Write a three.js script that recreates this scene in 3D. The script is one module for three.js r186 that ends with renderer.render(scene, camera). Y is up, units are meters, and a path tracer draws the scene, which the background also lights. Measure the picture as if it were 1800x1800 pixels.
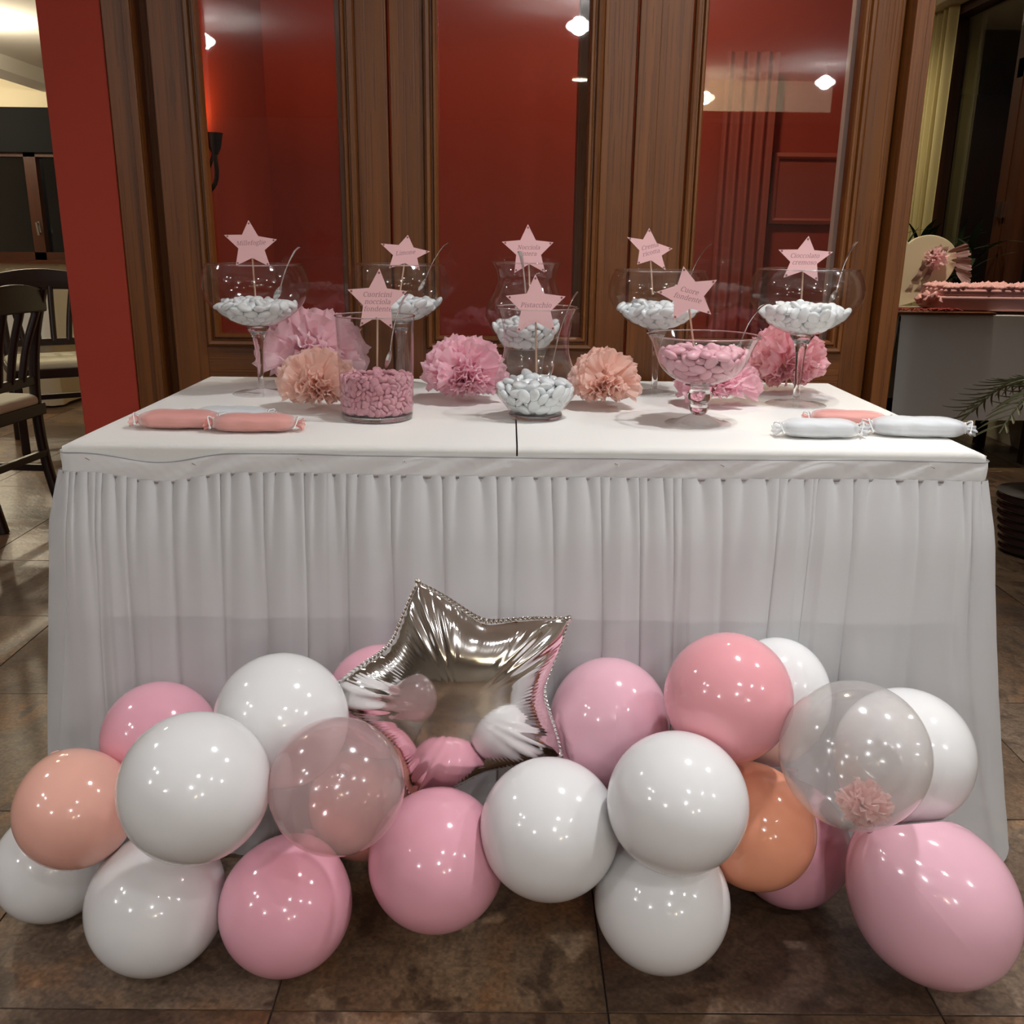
import * as THREE from 'three';
import { RoundedBoxGeometry } from 'three/addons/geometries/RoundedBoxGeometry.js';
import { mergeGeometries, mergeVertices } from 'three/addons/utils/BufferGeometryUtils.js';
import { RectAreaLightUniformsLib } from 'three/addons/lights/RectAreaLightUniformsLib.js';

RectAreaLightUniformsLib.init();
const scene = new THREE.Scene();
scene.background = new THREE.Color(0x020304);            // night outside the windows

// ------------------------------------------------------------------ camera
const camera = new THREE.PerspectiveCamera(56.93, 1, 0.02, 60);
camera.position.set(-0.0328, 1.1085, 2.0079);
camera.rotation.set(-0.28261, -0.006556, 0.012636, 'YXZ');
scene.add(camera);

const renderer = new THREE.WebGLRenderer({ antialias: true });
renderer.toneMapping = THREE.LinearToneMapping;
renderer.toneMappingExposure = 0.82;
renderer.shadowMap.enabled = true;

// ------------------------------------------------------------------ downlights (x, z, candela): the grid that the balloons mirror, plus added lamps
const GLOBES = [[3.75, 2.56, 2.9, 3, 'in the hall ahead of the cake corner'], [-4.5, 2.56, 3.4, 3.5, 'in the hall on the dining side'], [0.45, 2.56, 4.41, 4, 'in the middle of the hall'], [-2.45, 2.56, 5.15, 4, 'in the hall by the far soffit'], [2.95, 2.56, 6.73, 4, 'at the far end of the hall'], [-5.9, 2.52, -7.9, 5, 'at the far windows of the side wing'], [-4.3, 2.5, -6.2, 6, 'added over the side wing tables'], [1.95, 2.5, 7.4, 3, 'added beside the ceiling cove']];  // wing-table and cove globes are added; hall globes hung to brighten the ceiling
const CEIL = 2.72;
const NEUTRAL = [0.98, 0.985, 1.0], WARM = [1.0, 0.86, 0.62];
const DOWNLIGHTS = [
  [0.74, 0.52, 11.2, NEUTRAL], [2.15, 0.62, 7.5, NEUTRAL],
  [0.66, 2.85, 3.6, NEUTRAL], [2.05, 2.95, 2.8, NEUTRAL], 
  [-3.0, -0.1, 7, NEUTRAL], [-3.05, 2.0, 4, NEUTRAL], [-2.75, 2.45, 3, NEUTRAL], 
  [3.1, 10.0, 5, NEUTRAL], [0.7, 7.8, 4.5, WARM],
  [-3.2, -4.6, 9, WARM], [-3.3, -2.5, 7, WARM], [1.95, -4.9, 8, WARM], [2.25, -2.85, 9, WARM], [0.5, -1.2, 5.5, WARM],  // unseen lamps added to light the wings and the lobby
];

// ------------------------------------------------------------------ helpers
let seed = 7;
const rnd = () => { seed |= 0; seed = (seed + 0x6D2B79F5) | 0; let t = Math.imul(seed ^ (seed >>> 15), 1 | seed); t = (t + Math.imul(t ^ (t >>> 7), 61 | t)) ^ t; return ((t ^ (t >>> 14)) >>> 0) / 4294967296; };
const rr = (a, b) => a + (b - a) * rnd();
const V = (x, y, z) => new THREE.Vector3(x, y, z);
const names = {};
function numbered(n) { const k = names[n] = (names[n] ?? -1) + 1; return k ? n + '_' + String(k).padStart(3, '0') : n; }
function shade(o) { o.castShadow = true; o.receiveShadow = true; return o; }
function part(name, geo, mat, parent, x = 0, y = 0, z = 0, ry = 0) {
  const m = shade(new THREE.Mesh(geo, mat)); m.name = name; m.position.set(x, y, z); m.rotation.y = ry; parent.add(m); return m;
}
function tag(o, label, category, group) { o.userData = { label, category }; if (group) o.userData.group = group; return o; }
function thing(name, label, category, [x, y, z] = [0, 0, 0], turn = 0, group) {
  const o = new THREE.Group(); o.name = numbered(name); scene.add(o); o.position.set(x, y, z); o.rotation.y = turn; return tag(o, label, category, group);
}
function single(name, geo, mat, label, category, pos = [0, 0, 0], group) {
  const m = shade(new THREE.Mesh(geo, mat)); m.name = numbered(name); m.position.set(...pos); scene.add(m); return tag(m, label, category, group);
}
function struct(name, geo, mat, x = 0, y = 0, z = 0) {
  const m = shade(new THREE.Mesh(geo, mat)); m.name = name; m.position.set(x, y, z); m.userData.kind = 'structure'; scene.add(m); return m;
}
function structGroup(name, x = 0, y = 0, z = 0) { const g = new THREE.Group(); g.name = name; g.position.set(x, y, z); g.userData.kind = 'structure'; scene.add(g); return g; }

// boxes with uv in metres; the v axis follows the grain
function metreUV(g, grain = 'y', ou = 0, ov = 0) {
  const p = g.attributes.position, n = g.attributes.normal, uv = new Float32Array(p.count * 2);
  for (let i = 0; i < p.count; i++) {
    const P = [p.getX(i), p.getY(i), p.getZ(i)], N = [Math.abs(n.getX(i)), Math.abs(n.getY(i)), Math.abs(n.getZ(i))];
    const k = N[0] > N[1] && N[0] > N[2] ? 0 : N[1] > N[2] ? 1 : 2;
    let [a, b] = k === 0 ? [2, 1] : k === 1 ? [0, 2] : [0, 1];
    const gi = 'xyz'.indexOf(grain); if (a === gi) [a, b] = [b, a];
    uv[2 * i] = P[a] + ou; uv[2 * i + 1] = P[b] + ov;
  }
  g.setAttribute('uv', new THREE.BufferAttribute(uv, 2)); return g;
}
function bx(w, h, d, x = 0, y = 0, z = 0, grain = 'y', r = 0) {
  const g = r ? new RoundedBoxGeometry(w, h, d, 2, r) : new THREE.BoxGeometry(w, h, d);
  g.translate(x, y, z); return metreUV(g, grain, rnd() * 3, rnd() * 3);
}
const merged = (list) => mergeGeometries(list.map((g) => { const q = g.index ? g.toNonIndexed() : g; for (const k of Object.keys(q.attributes)) if (!['position', 'normal', 'uv'].includes(k)) q.deleteAttribute(k); return q; }));
function lathe(pts, seg = 64) { return new THREE.LatheGeometry(pts.map(([r, h]) => new THREE.Vector2(Math.max(r, 1e-4), h)), seg); }
function smoothPts(pts, n = 6) {          // a smooth line through lathe points
  const c = new THREE.CatmullRomCurve3(pts.map(([r, h]) => V(r, h, 0)), false, 'centripetal'); return c.getPoints(pts.length * n).map((p) => [p.x, p.y]);
}
function tube(pts, r, seg = 24, rad = 8, closed = false) { return new THREE.TubeGeometry(new THREE.CatmullRomCurve3(pts.map((p) => V(...p)), closed), seg, r, rad, closed); }
function grid(nu, nv, f, closedU = false) {       // f(u, v) gives a point
  const pos = [], uv = [], idx = [];
  for (let j = 0; j <= nv; j++) for (let i = 0; i <= nu; i++) { const p = f(i / nu, j / nv); pos.push(p[0], p[1], p[2]); uv.push(p[3] ?? i / nu, p[4] ?? j / nv); }
  for (let j = 0; j < nv; j++) for (let i = 0; i < nu; i++) { const a = j * (nu + 1) + i, b = a + 1, c = a + nu + 1, d = c + 1; idx.push(a, b, d, a, d, c); }
  const g = new THREE.BufferGeometry(); g.setAttribute('position', new THREE.Float32BufferAttribute(pos, 3)); g.setAttribute('uv', new THREE.Float32BufferAttribute(uv, 2)); g.setIndex(idx); g.computeVertexNormals(); return g;
}
function frameLoft(w, h, prof) {         // mitred frame: prof = [outward distance from the opening, height]
  const pos = [], uv = []; const ring = ([d, z]) => [[-w / 2 - d, -h / 2 - d, z], [w / 2 + d, -h / 2 - d, z], [w / 2 + d, h / 2 + d, z], [-w / 2 - d, h / 2 + d, z]];
  for (let k = 0; k + 1 < prof.length; k++) {
    const A = ring(prof[k]), B = ring(prof[k + 1]);
    for (let i = 0; i < 4; i++) {
      const j = (i + 1) % 4, q = [A[i], A[j], B[j], A[i], B[j], B[i]];
      for (const p of q.slice().reverse()) { pos.push(...p); uv.push(i % 2 ? p[0] + prof[k][0] * 2 : p[1] + prof[k][0] * 2, i % 2 ? p[1] : p[0]); }
    }
  }
  const g = new THREE.BufferGeometry(); g.setAttribute('position', new THREE.Float32BufferAttribute(pos, 3)); g.setAttribute('uv', new THREE.Float32BufferAttribute(uv, 2)); g.computeVertexNormals(); return g;
}

// ------------------------------------------------------------------ noise and textures
const H2 = (x, y, s) => { let h = Math.imul(x, 374761393) ^ Math.imul(y, 668265263) ^ Math.imul(s, 1274126177); h = Math.imul(h ^ (h >>> 13), 1274126177); return ((h ^ (h >>> 16)) >>> 0) / 4294967296; };
function vnoise(x, y, px, py, s) {       // tiling value noise with periods px, py
  const xi = Math.floor(x), yi = Math.floor(y), fx = x - xi, fy = y - yi, u = fx * fx * (3 - 2 * fx), v = fy * fy * (3 - 2 * fy);
  const w = (a, p) => ((a % p) + p) % p, A = w(xi, px), B = w(xi + 1, px), C = w(yi, py), D = w(yi + 1, py);
  return (H2(A, C, s) * (1 - u) + H2(B, C, s) * u) * (1 - v) + (H2(A, D, s) * (1 - u) + H2(B, D, s) * u) * v;
}
function fbm(x, y, px, py, s, oct = 5) { let a = 0, m = 0.5, t = 0; for (let o = 0; o < oct; o++) { a += m * vnoise(x, y, px, py, s + o * 17); t += m; m *= 0.5; x *= 2; y *= 2; px *= 2; py *= 2; } return a / t; }
function texture(w, h, f, srgb = true) {
  const d = new Uint8Array(w * h * 4);
  for (let j = 0; j < h; j++) for (let i = 0; i < w; i++) { const c = f(i / w, j / h), k = (j * w + i) * 4; for (let q = 0; q < 3; q++) d[k + q] = Math.max(0, Math.min(255, Math.round((c[q] ?? c[0]) * 255))); d[k + 3] = 255; }
  const t = new THREE.DataTexture(d, w, h); t.wrapS = t.wrapT = THREE.RepeatWrapping; t.magFilter = THREE.LinearFilter; t.minFilter = THREE.LinearMipmapLinearFilter; t.generateMipmaps = true; if (srgb) t.colorSpace = THREE.SRGBColorSpace; t.needsUpdate = true; return t;
}
const mixc = (a, b, t) => a.map((x, i) => x + (b[i] - x) * t);
const woodGrain = (u, v) => {
  const warp = fbm(u * 4, v * 1, 4, 1, 3, 4) * 1.2, streak = fbm((u + warp * 0.06) * 46, v * 2, 46, 2, 11, 4), fine = vnoise(u * 240, v * 9, 240, 9, 29), figure = fbm(u * 6 + warp, v * 5, 6, 5, 41, 4);
  return [streak, fine, figure];
};
const woodMap = texture(512, 1024, (u, v) => { const [s, f, g] = woodGrain(u, v); let c = mixc([0.36, 0.23, 0.11], [0.50, 0.335, 0.175], Math.min(1, Math.max(0, s * 1.2 - 0.1))); c = mixc(c, [0.24, 0.14, 0.065], f > 0.72 ? 0.35 : 0); return mixc(c, [0.42, 0.25, 0.10], g * 0.5); });
const woodBump = texture(512, 1024, (u, v) => { const [s, f] = woodGrain(u, v); return [0.5 + 0.3 * s - (f > 0.72 ? 0.35 : 0)]; }, false);
woodMap.repeat.set(1.6, 0.7); woodBump.repeat.set(1.6, 0.7);
// riven stone: colour patches, ridges
const rock = (u, v) => { const a = fbm(u * 3, v * 3, 3, 3, 5, 6), b = fbm(u * 6 + a * 2, v * 10, 6, 10, 9, 6), r = fbm(u * 22 + b * 3, v * 34 + a * 3, 22, 34, 23, 5); return [a, b, r]; };
const stoneMap = texture(1024, 1024, (u, v) => {
  const [a, b, r] = rock(u, v), g = fbm(u * 190, v * 190, 190, 190, 77, 3);
  let c = mixc([0.30, 0.24, 0.195], [0.47, 0.40, 0.335], Math.min(1, Math.max(0, (a - 0.3) * 2.2)));
  c = mixc(c, [0.46, 0.325, 0.21], Math.max(0, Math.min(0.75, (b - 0.5) * 3.0)));
  c = mixc(c, [0.23, 0.18, 0.15], Math.max(0, Math.min(0.7, (r - 0.55) * 3.5)));
  return c.map((x) => x * (0.86 + 0.6 * g));
});
const stoneBump = texture(1024, 1024, (u, v) => { const [a, b, r] = rock(u, v); return [0.25 * a + 0.35 * b + 0.25 * (1 - r) + 0.15 * fbm(u * 110, v * 110, 110, 110, 31, 3)]; }, false);
const clothBump = texture(256, 256, (u, v) => [0.5 + 0.25 * Math.sin(u * 6.28318 * 64) * Math.sin(v * 6.28318 * 64) + 0.2 * fbm(u * 6, v * 6, 6, 6, 8, 3)], false);
clothBump.repeat.set(8, 8);
const wallBump = texture(256, 256, (u, v) => [fbm(u * 24, v * 24, 24, 24, 61, 4)], false);

// ------------------------------------------------------------------ materials
const std = (o) => new THREE.MeshStandardMaterial({ side: THREE.DoubleSide, ...o });
const phy = (o) => new THREE.MeshPhysicalMaterial({ side: THREE.DoubleSide, ...o });
const lin = (r, g, b) => new THREE.Color().setRGB(r, g, b);
const M = {
  wood: std({ map: woodMap, color: 0xeccf78, roughness: 0.42, bumpMap: woodBump, bumpScale: 0.0006 }),
  walnut: std({ map: woodMap, color: 0x85785c, roughness: 0.45, bumpMap: woodBump, bumpScale: 0.0006 }),
  chairWood: std({ map: woodMap, color: 0x4c3126, roughness: 0.42 }),
  windowWood: std({ map: woodMap, color: 0x9a7a62, roughness: 0.45 }),
  redWall: std({ color: lin(0.30, 0.026, 0.009), roughness: 0.85, bumpMap: wallBump, bumpScale: 0.0008 }),
  cream: std({ color: lin(0.74, 0.66, 0.48), roughness: 0.9, bumpMap: wallBump, bumpScale: 0.0008 }),
  hall: std({ color: lin(0.42, 0.37, 0.31), roughness: 0.9 }),
  ceiling: std({ color: lin(0.78, 0.76, 0.72), roughness: 0.95 }),
  stone: std({ map: stoneMap, roughness: 0.38, bumpMap: stoneBump, bumpScale: 0.004 }),
  grout: std({ color: lin(0.085, 0.066, 0.054), roughness: 0.9 }),
  pane: phy({ color: 0xffffff, transmission: 1, thickness: 0, roughness: 0.012, ior: 1.5 }),
  glassWall: phy({ color: lin(0.93, 0.93, 0.93), transmission: 1, thickness: 0, roughness: 0.07, ior: 1.52 }),
  glassSolid: phy({ color: 0xffffff, transmission: 1, thickness: 0.02, roughness: 0.03, ior: 1.5 }),
  cloth: std({ color: lin(0.80, 0.785, 0.745), roughness: 0.9, bumpMap: clothBump, bumpScale: 0.0004 }),
  satin: phy({ color: lin(0.76, 0.765, 0.76), roughness: 0.5, sheen: 0.4, sheenRoughness: 0.4 }),
  gapShade: std({ color: lin(0.36, 0.36, 0.36), roughness: 0.9 }),  // grey that paints the shade in the gap above the band
  tulle: phy({ color: lin(0.70, 0.705, 0.71), roughness: 0.95, transparent: true, opacity: 0.7, depthWrite: false }),
  almondWhite: phy({ color: lin(0.78, 0.815, 0.82), roughness: 0.42, clearcoat: 0.25, clearcoatRoughness: 0.3 }),
  almondPink: phy({ color: lin(0.70, 0.36, 0.42), roughness: 0.45, clearcoat: 0.2, clearcoatRoughness: 0.3 }),
  heart: phy({ color: lin(0.60, 0.29, 0.34), roughness: 0.5, clearcoat: 0.15, clearcoatRoughness: 0.35 }),
  stick: std({ color: lin(0.62, 0.42, 0.30), roughness: 0.7 }),
  steel: std({ color: lin(0.66, 0.63, 0.60), metalness: 1, roughness: 0.22 }),
  foil: std({ color: lin(0.93, 0.91, 0.90), metalness: 1, roughness: 0.075 }),
  dark: phy({ color: lin(0.012, 0.012, 0.013), roughness: 0.9, specularIntensity: 0.3 }),
  plastic: phy({ color: lin(0.02, 0.016, 0.014), roughness: 0.16, clearcoat: 0.6, clearcoatRoughness: 0.1 }),
  leaf: phy({ color: lin(0.014, 0.026, 0.010), roughness: 0.85, specularIntensity: 0.3 }),
  palm: phy({ color: lin(0.16, 0.17, 0.08), roughness: 0.5 }),
};
const latex = (c) => phy({ color: c, roughness: 0.6, specularIntensity: 0.25, clearcoat: 1, clearcoatRoughness: 0.11, ior: 1.4 });
const LATEX = {
  white: latex(lin(0.82, 0.82, 0.82)), pink: latex(lin(0.83, 0.41, 0.50)), coral: latex(lin(0.84, 0.37, 0.41)), peach: latex(lin(0.86, 0.46, 0.37)), palePink: latex(lin(0.82, 0.47, 0.56)),
  orange: latex(lin(0.85, 0.36, 0.22)),
  clearPink: phy({ color: lin(0.90, 0.76, 0.76), transmission: 0.76, thickness: 0, roughness: 0.13, ior: 1.45, clearcoat: 1, clearcoatRoughness: 0.11 }),
  clear: phy({ color: lin(0.90, 0.89, 0.88), transmission: 0.76, thickness: 0, roughness: 0.13, ior: 1.45, clearcoat: 1, clearcoatRoughness: 0.11 }),
};
const tissue = (r, g, b) => phy({ color: lin(r, g, b), roughness: 0.95, transmission: 0.6, thickness: 0 });
const TISSUE = { pink: tissue(0.98, 0.74, 0.79), rose: tissue(0.98, 0.68, 0.76), peach: tissue(0.98, 0.74, 0.65), coral: tissue(0.96, 0.60, 0.65), puff: tissue(0.97, 0.70, 0.68) };

// ================================================================== SETTING
// floor: stone tiles with recessed joints where the eye reaches, a plain slab of the same stone beyond
const floor = structGroup('floor');
part('floor_bed', metreUV(new THREE.BoxGeometry(13.2, 0.2, 21.2).translate(-0.95, -0.106, 1.1), 'x'), M.grout, floor);
{
  const T = 0.5, shapes = [];
  for (let k = 0; k < 4; k++) shapes.push(() => { const g = new RoundedBoxGeometry(T - 0.0022, 0.03, T - 0.0022, 1, 0.0012); g.translate(0, -0.015, 0); return metreUV(g, 'x', rnd() * 5, rnd() * 5); });
  const variants = []; for (let k = 0; k < 10; k++) variants.push(shapes[k % 4]());
  const mats = [0xffffff, 0xe6dcd2, 0xf2ead8, 0xd8cfc8].map((c) => { const m = M.stone.clone(); m.color.set(c); return m; });
  for (let i = -8; i <= 5; i++) for (let j = -9; j <= 4; j++) {
    const t = part('floor_tile', variants[Math.floor(rnd() * 10)], mats[Math.floor(rnd() * 4)], floor, -0.373 + (i + 0.5) * T, -0.0005 - rnd() * 0.0008, 0.863 - T * 0.5 + (j - 1) * T + T);
    t.rotation.y = Math.floor(rnd() * 4) * Math.PI / 2;
  }
  const x0 = -0.373 - 8 * T, x1 = -0.373 + 6 * T, z0 = 0.363 - 9 * T, z1 = 0.863 + 4 * T;
  const rest = [[-7.5, x0, -9.5, 11.6], [x1, 5.6, -9.5, 11.6], [x0, x1, -9.5, z0], [x0, x1, z1, 11.6]].map(([a, b, c, d]) => bx(b - a - 0.004, 0.03, d - c - 0.004, (a + b) / 2, -0.016, (c + d) / 2, 'x'));
  const f = part('floor_paving', merged(rest), M.stone, floor); f.userData.kind = 'stuff';
}
// ceiling
{
  const c = structGroup('ceiling');
  part('ceiling_slab', bx(13.2, 0.15, 21.2, -0.95, CEIL + 0.075, 1.1), M.ceiling, c);
  part('ceiling_beam', bx(0.3, 0.14, 8.6, -5.0, CEIL - 0.07, -5.0), M.ceiling, c);
  part('ceiling_cove', bx(1.7, 0.3, 0.6, 2.5, CEIL - 0.15, 8.05), M.cream, c);
}
// walls
struct('wall_front', bx(13.2, 2.9, 0.15, -0.95, 1.35, 11.65), M.hall);
struct('wall_left', bx(0.15, 2.9, 21.2, -7.55, 1.35, 1.1), M.hall);
struct('wall_right', bx(0.15, 2.9, 12.2, 5.6, 1.35, 5.6), M.hall);
struct('wall_unseen_corner', bx(4.1, 2.9, 0.15, 3.53, 1.35, -0.33), M.hall);  // unseen wall, placed to keep hall light off the cake corner
// red pier beside the doors and the red-walled lobby behind them
struct('wall_pier', bx(0.150, CEIL, 0.30, -1.082, CEIL / 2, -0.62, 'y', 0.004), M.redWall);
struct('wall_lobby_left', bx(0.12, CEIL, 1.35, -1.05, CEIL / 2, -1.43), M.redWall);
struct('wall_lobby_back', bx(2.75, CEIL, 0.12, 0.205, CEIL / 2, -2.05), M.redWall);
struct('wall_lobby_right', bx(0.08, CEIL, 1.62, 0, CEIL / 2, 0), M.redWall, 1.205, 0, -1.32).rotation.y = -0.315;
struct('wall_added_lintel', bx(0.4, CEIL - 2.12, 0.14, 1.175, (CEIL + 2.12) / 2, -0.5), M.cream);  // unseen lintel, added to cut hall light into the cake corner
struct('wall_wing_left', bx(0.12, CEIL, 7.3, -1.05, CEIL / 2, -5.7), M.cream);
struct('wall_wing_right', bx(0.12, CEIL, 4.2, 1.52, CEIL / 2, -4.15), M.walnut);
struct('wall_wing_end', bx(1.6, CEIL, 0.12, 2.2, CEIL / 2, -6.2), M.walnut);
// far window wall of the left dining wing: sill wall, lintel, dark blind box, window
struct('wall_back', merged([bx(6.6, 0.8, 0.15, -4.25, 0.4, -9.3), bx(6.6, 0.34, 0.15, -4.25, 2.55, -9.3), bx(1.0, 1.6, 0.15, -1.5, 1.6, -9.3)]), M.cream);
{
  const w = structGroup('window_1', 0, 0, -9.22);
  part('blind_box', bx(5.4, 0.46, 0.22, -4.6, 2.18, 0.0, 'x'), M.dark, w);
  const W = M.windowWood;
  for (const x of [-7.25, -6.62, -5.36, -5.02, -3.85, -3.5, -2.2]) part('stile', bx(0.13, 1.17, 0.1, x, 1.38, 0.02), W, w);
  part('rail', bx(5.3, 0.09, 0.1, -4.7, 0.84, 0.02, 'x'), W, w); part('rail', bx(5.3, 0.09, 0.1, -4.7, 1.95, 0.02, 'x'), W, w);
  part('sill', bx(5.4, 0.04, 0.25, -4.7, 0.78, 0.06, 'x'), W, w);
  part('pane', new THREE.BoxGeometry(5.1, 1.1, 0.008).translate(-4.7, 1.4, -0.02), M.pane, w);
  const hdl = part('handle', merged([bx(0.025, 0.12, 0.02, 0, 0, 0), bx(0.022, 0.022, 0.05, 0, 0.03, 0.03), bx(0.022, 0.14, 0.022, 0, -0.02, 0.055)]), M.steel, w, -5.33, 1.16, 0.08); hdl.rotation.z = 0.1;
}
// window wall beside the cake table
{
  struct('wall_window', merged([bx(0.15, 0.5, 5.6, 2.925, 0.25, -3.4), bx(0.15, 0.12, 5.6, 2.925, 2.66, -3.4), bx(0.15, 2.2, 0.9, 2.925, 1.6, -5.75)]), M.cream);
  const w = structGroup('window_2', 2.86, 0, 0), W = M.windowWood;
  for (const z of [-4.78, -3.78, -3.66, -2.5, -1.3, -0.7]) part('stile', bx(0.1, 2.08, 0.1, 0.02, 1.54, z), W, w);
  part('rail', bx(0.1, 0.1, 4.2, 0.02, 0.53, -2.8, 'z'), W, w); part('rail', bx(0.1, 0.1, 4.2, 0.02, 2.56, -2.8, 'z'), W, w); part('rail', bx(0.1, 0.1, 3.1, 0.02, 2.06, -2.25, 'z'), W, w);
  part('pane', new THREE.BoxGeometry(0.008, 2.0, 4.5).translate(0.03, 1.55, -2.6), M.pane, w);
  for (const y of [1.3, 2.32]) part('hinge', merged([bx(0.02, 0.09, 0.02, -0.04, y, -3.78), bx(0.02, 0.09, 0.02, -0.04, y, -3.72)]), M.steel, w);
}
// panelled doors: three leaves in a frame
const DZ = -0.47;
{
  const topY = 2.12, leafD = 0.045, zc = DZ - leafD / 2;
  const leaf = (n, x0, x1, g0, g1, mat) => {
    const d = structGroup('door_' + n, (x0 + x1) / 2, 0, zc), w = x1 - x0 - 0.006, o = -(x0 + x1) / 2;
    const a = g0 + o - 0.034, b = g1 + o + 0.034, gb = 0.828, gt = 2.02;
    part('stile', bx(a + w / 2, topY - 0.02, leafD, (a - w / 2) / 2, topY / 2, 0, 'y', 0.003), mat, d);
    part('stile', bx(w / 2 - b, topY - 0.02, leafD, (b + w / 2) / 2, topY / 2, 0, 'y', 0.003), mat, d);
    part('rail', bx(b - a, topY - 0.01 - gt, leafD, (a + b) / 2, (topY - 0.01 + gt) / 2, 0, 'x'), mat, d);
    part('rail', bx(b - a, gb - 0.74, leafD, (a + b) / 2, (gb + 0.74) / 2, 0, 'x'), mat, d);
    part('rail', bx(b - a, 0.13, leafD, (a + b) / 2, 0.075, 0, 'x'), mat, d);
    part('panel', bx(b - a, 0.61, 0.02, (a + b) / 2, 0.435, 0, 'y'), mat, d);
    const prof = [[0, -0.02], [0, 0.006], [0.004, 0.012], [0.009, 0.012], [0.0125, 0.004], [0.016, 0.004], [0.019, 0.014], [0.026, 0.016], [0.031, 0.012], [0.034, 0.001]];
    const gw = g1 - g0, gh = gt - 0.034 - (gb + 0.034);
    part('moulding', frameLoft(gw, gh, prof), mat, d, (a + b) / 2, (gt + gb) / 2, leafD / 2);
    part('moulding', frameLoft(gw - 0.02, 0.54, prof.map(([q, z]) => [q, z - 0.004])), mat, d, (a + b) / 2, 0.44, leafD / 2 - 0.004);
    part('pane', new THREE.BoxGeometry(gw + 0.01, gh + 0.01, 0.005), M.pane, d, (a + b) / 2, (gt + gb) / 2, -0.005);
    return d;
  };
  leaf(1, -0.899, -0.328, -0.778, -0.441, M.wood);
  leaf(2, -0.328, 0.273, -0.21, 0.156, M.wood);
  const d3 = leaf(3, 0.273, 0.905, 0.435, 0.801, M.wood);
  part('cover_strip', bx(0.052, 2.08, 0.014, 0.298 - 0.589, 1.06, leafD / 2 + 0.007, 'y', 0.003), M.wood, d3);
  const f1 = structGroup('trim_1');      // jamb beside the red pier, stepped
  part('jamb', bx(0.073, CEIL, 0.30, -0.970, CEIL / 2, -0.623, 'y', 0.005), M.wood, f1);
  part('jamb_bead', bx(0.02, CEIL, 0.012, -0.944, CEIL / 2, -0.469, 'y', 0.004), M.wood, f1);
  part('jamb_rebate', bx(0.034, CEIL, 0.06, -0.917, CEIL / 2, -0.56, 'y'), M.wood, f1);
  const f2 = structGroup('trim_2');
  part('jamb', bx(0.050, 2.2, 0.14, 0.932, 1.1, -0.50, 'y', 0.004), M.wood, f2);
  part('jamb_face', bx(0.03, 2.2, 0.02, 0.921, 1.1, -0.425, 'y', 0.003), M.wood, f2);
  const f3 = structGroup('trim_3');
  part('header', bx(1.82, CEIL - 2.125, 0.12, 0.006, (CEIL + 2.125) / 2, -0.50, 'x'), M.wood, f3);
  // posts inside the lobby, seen through the panes; the second added for soft shade there
  for (const [n, x, z, w] of [[4, 0.20, -0.78, 0.10], [5, -0.455, -0.78, 0.09]]) { const t = structGroup('trim_' + n); part('post', bx(w, CEIL, 0.08, x, CEIL / 2, z, 'y', 0.004), M.wood, t); }
}
// lights in the ceiling: each a glowing disc in a ring, and a lamp of its size below it
{
  const disc = new THREE.CylinderGeometry(0.085, 0.085, 0.008, 28), ring = lathe([[0.086, 0.0], [0.1, -0.004], [0.104, -0.009], [0.1, -0.012], [0.088, -0.01], [0.086, 0]], 32);
  const ringM = std({ color: lin(0.7, 0.7, 0.68), roughness: 0.4 });
  const glow = (c) => std({ color: 0xffffff, emissive: lin(...c), emissiveIntensity: 60 });
  const G = new Map([[NEUTRAL, glow(NEUTRAL)], [WARM, glow(WARM)]]);
  const where = ['over the candy table', 'over the cake side of the table', 'ahead of the candy table', 'ahead of the candy table, cake side'];
  DOWNLIGHTS.forEach(([x, z, cd, c], i) => {
    const t = thing('ceiling_lamp', 'round recessed ceiling downlight with a white ring ' + (where[i] ?? (z < -0.5 ? 'added unseen behind the red pier and doors' : 'in the hall away from the table')), 'lamp', [x, CEIL - 0.001, z], 0, 'ceiling downlights');
    part('ring', ring, ringM, t); part('lamp_disc', disc, G.get(c), t, 0, -0.004, 0);
    const s = new THREE.SpotLight(lin(...c), cd, 0, 1.3, 0.6, 2); s.position.set(x, CEIL - 0.02, z); s.target.position.set(x, 0, z); s.castShadow = true; s.shadow.radius = 3.4; scene.add(s); scene.add(s.target);
  });
  for (const [x, y, z, cd, where] of GLOBES) {
    const tint = z > 0 && z < 7 ? NEUTRAL : WARM;
    const t = thing('ceiling_lamp', 'glowing globe lamp hanging from the ceiling ' + where, 'lamp', [x, y, z]);
    part('globe', new THREE.SphereGeometry(0.095, 24, 16).scale(1, 0.45, 1), std({ color: 0xffffff, emissive: lin(...tint), emissiveIntensity: 16 }), t); part('rod', new THREE.CylinderGeometry(0.008, 0.008, CEIL - y - 0.07, 10).translate(0, (CEIL - y + 0.07) / 2, 0), ringM, t);
    const l = new THREE.PointLight(lin(...tint), cd, 0, 2); l.position.set(x, y, z); l.castShadow = true; l.shadow.radius = 3; scene.add(l);
  }
}
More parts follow.
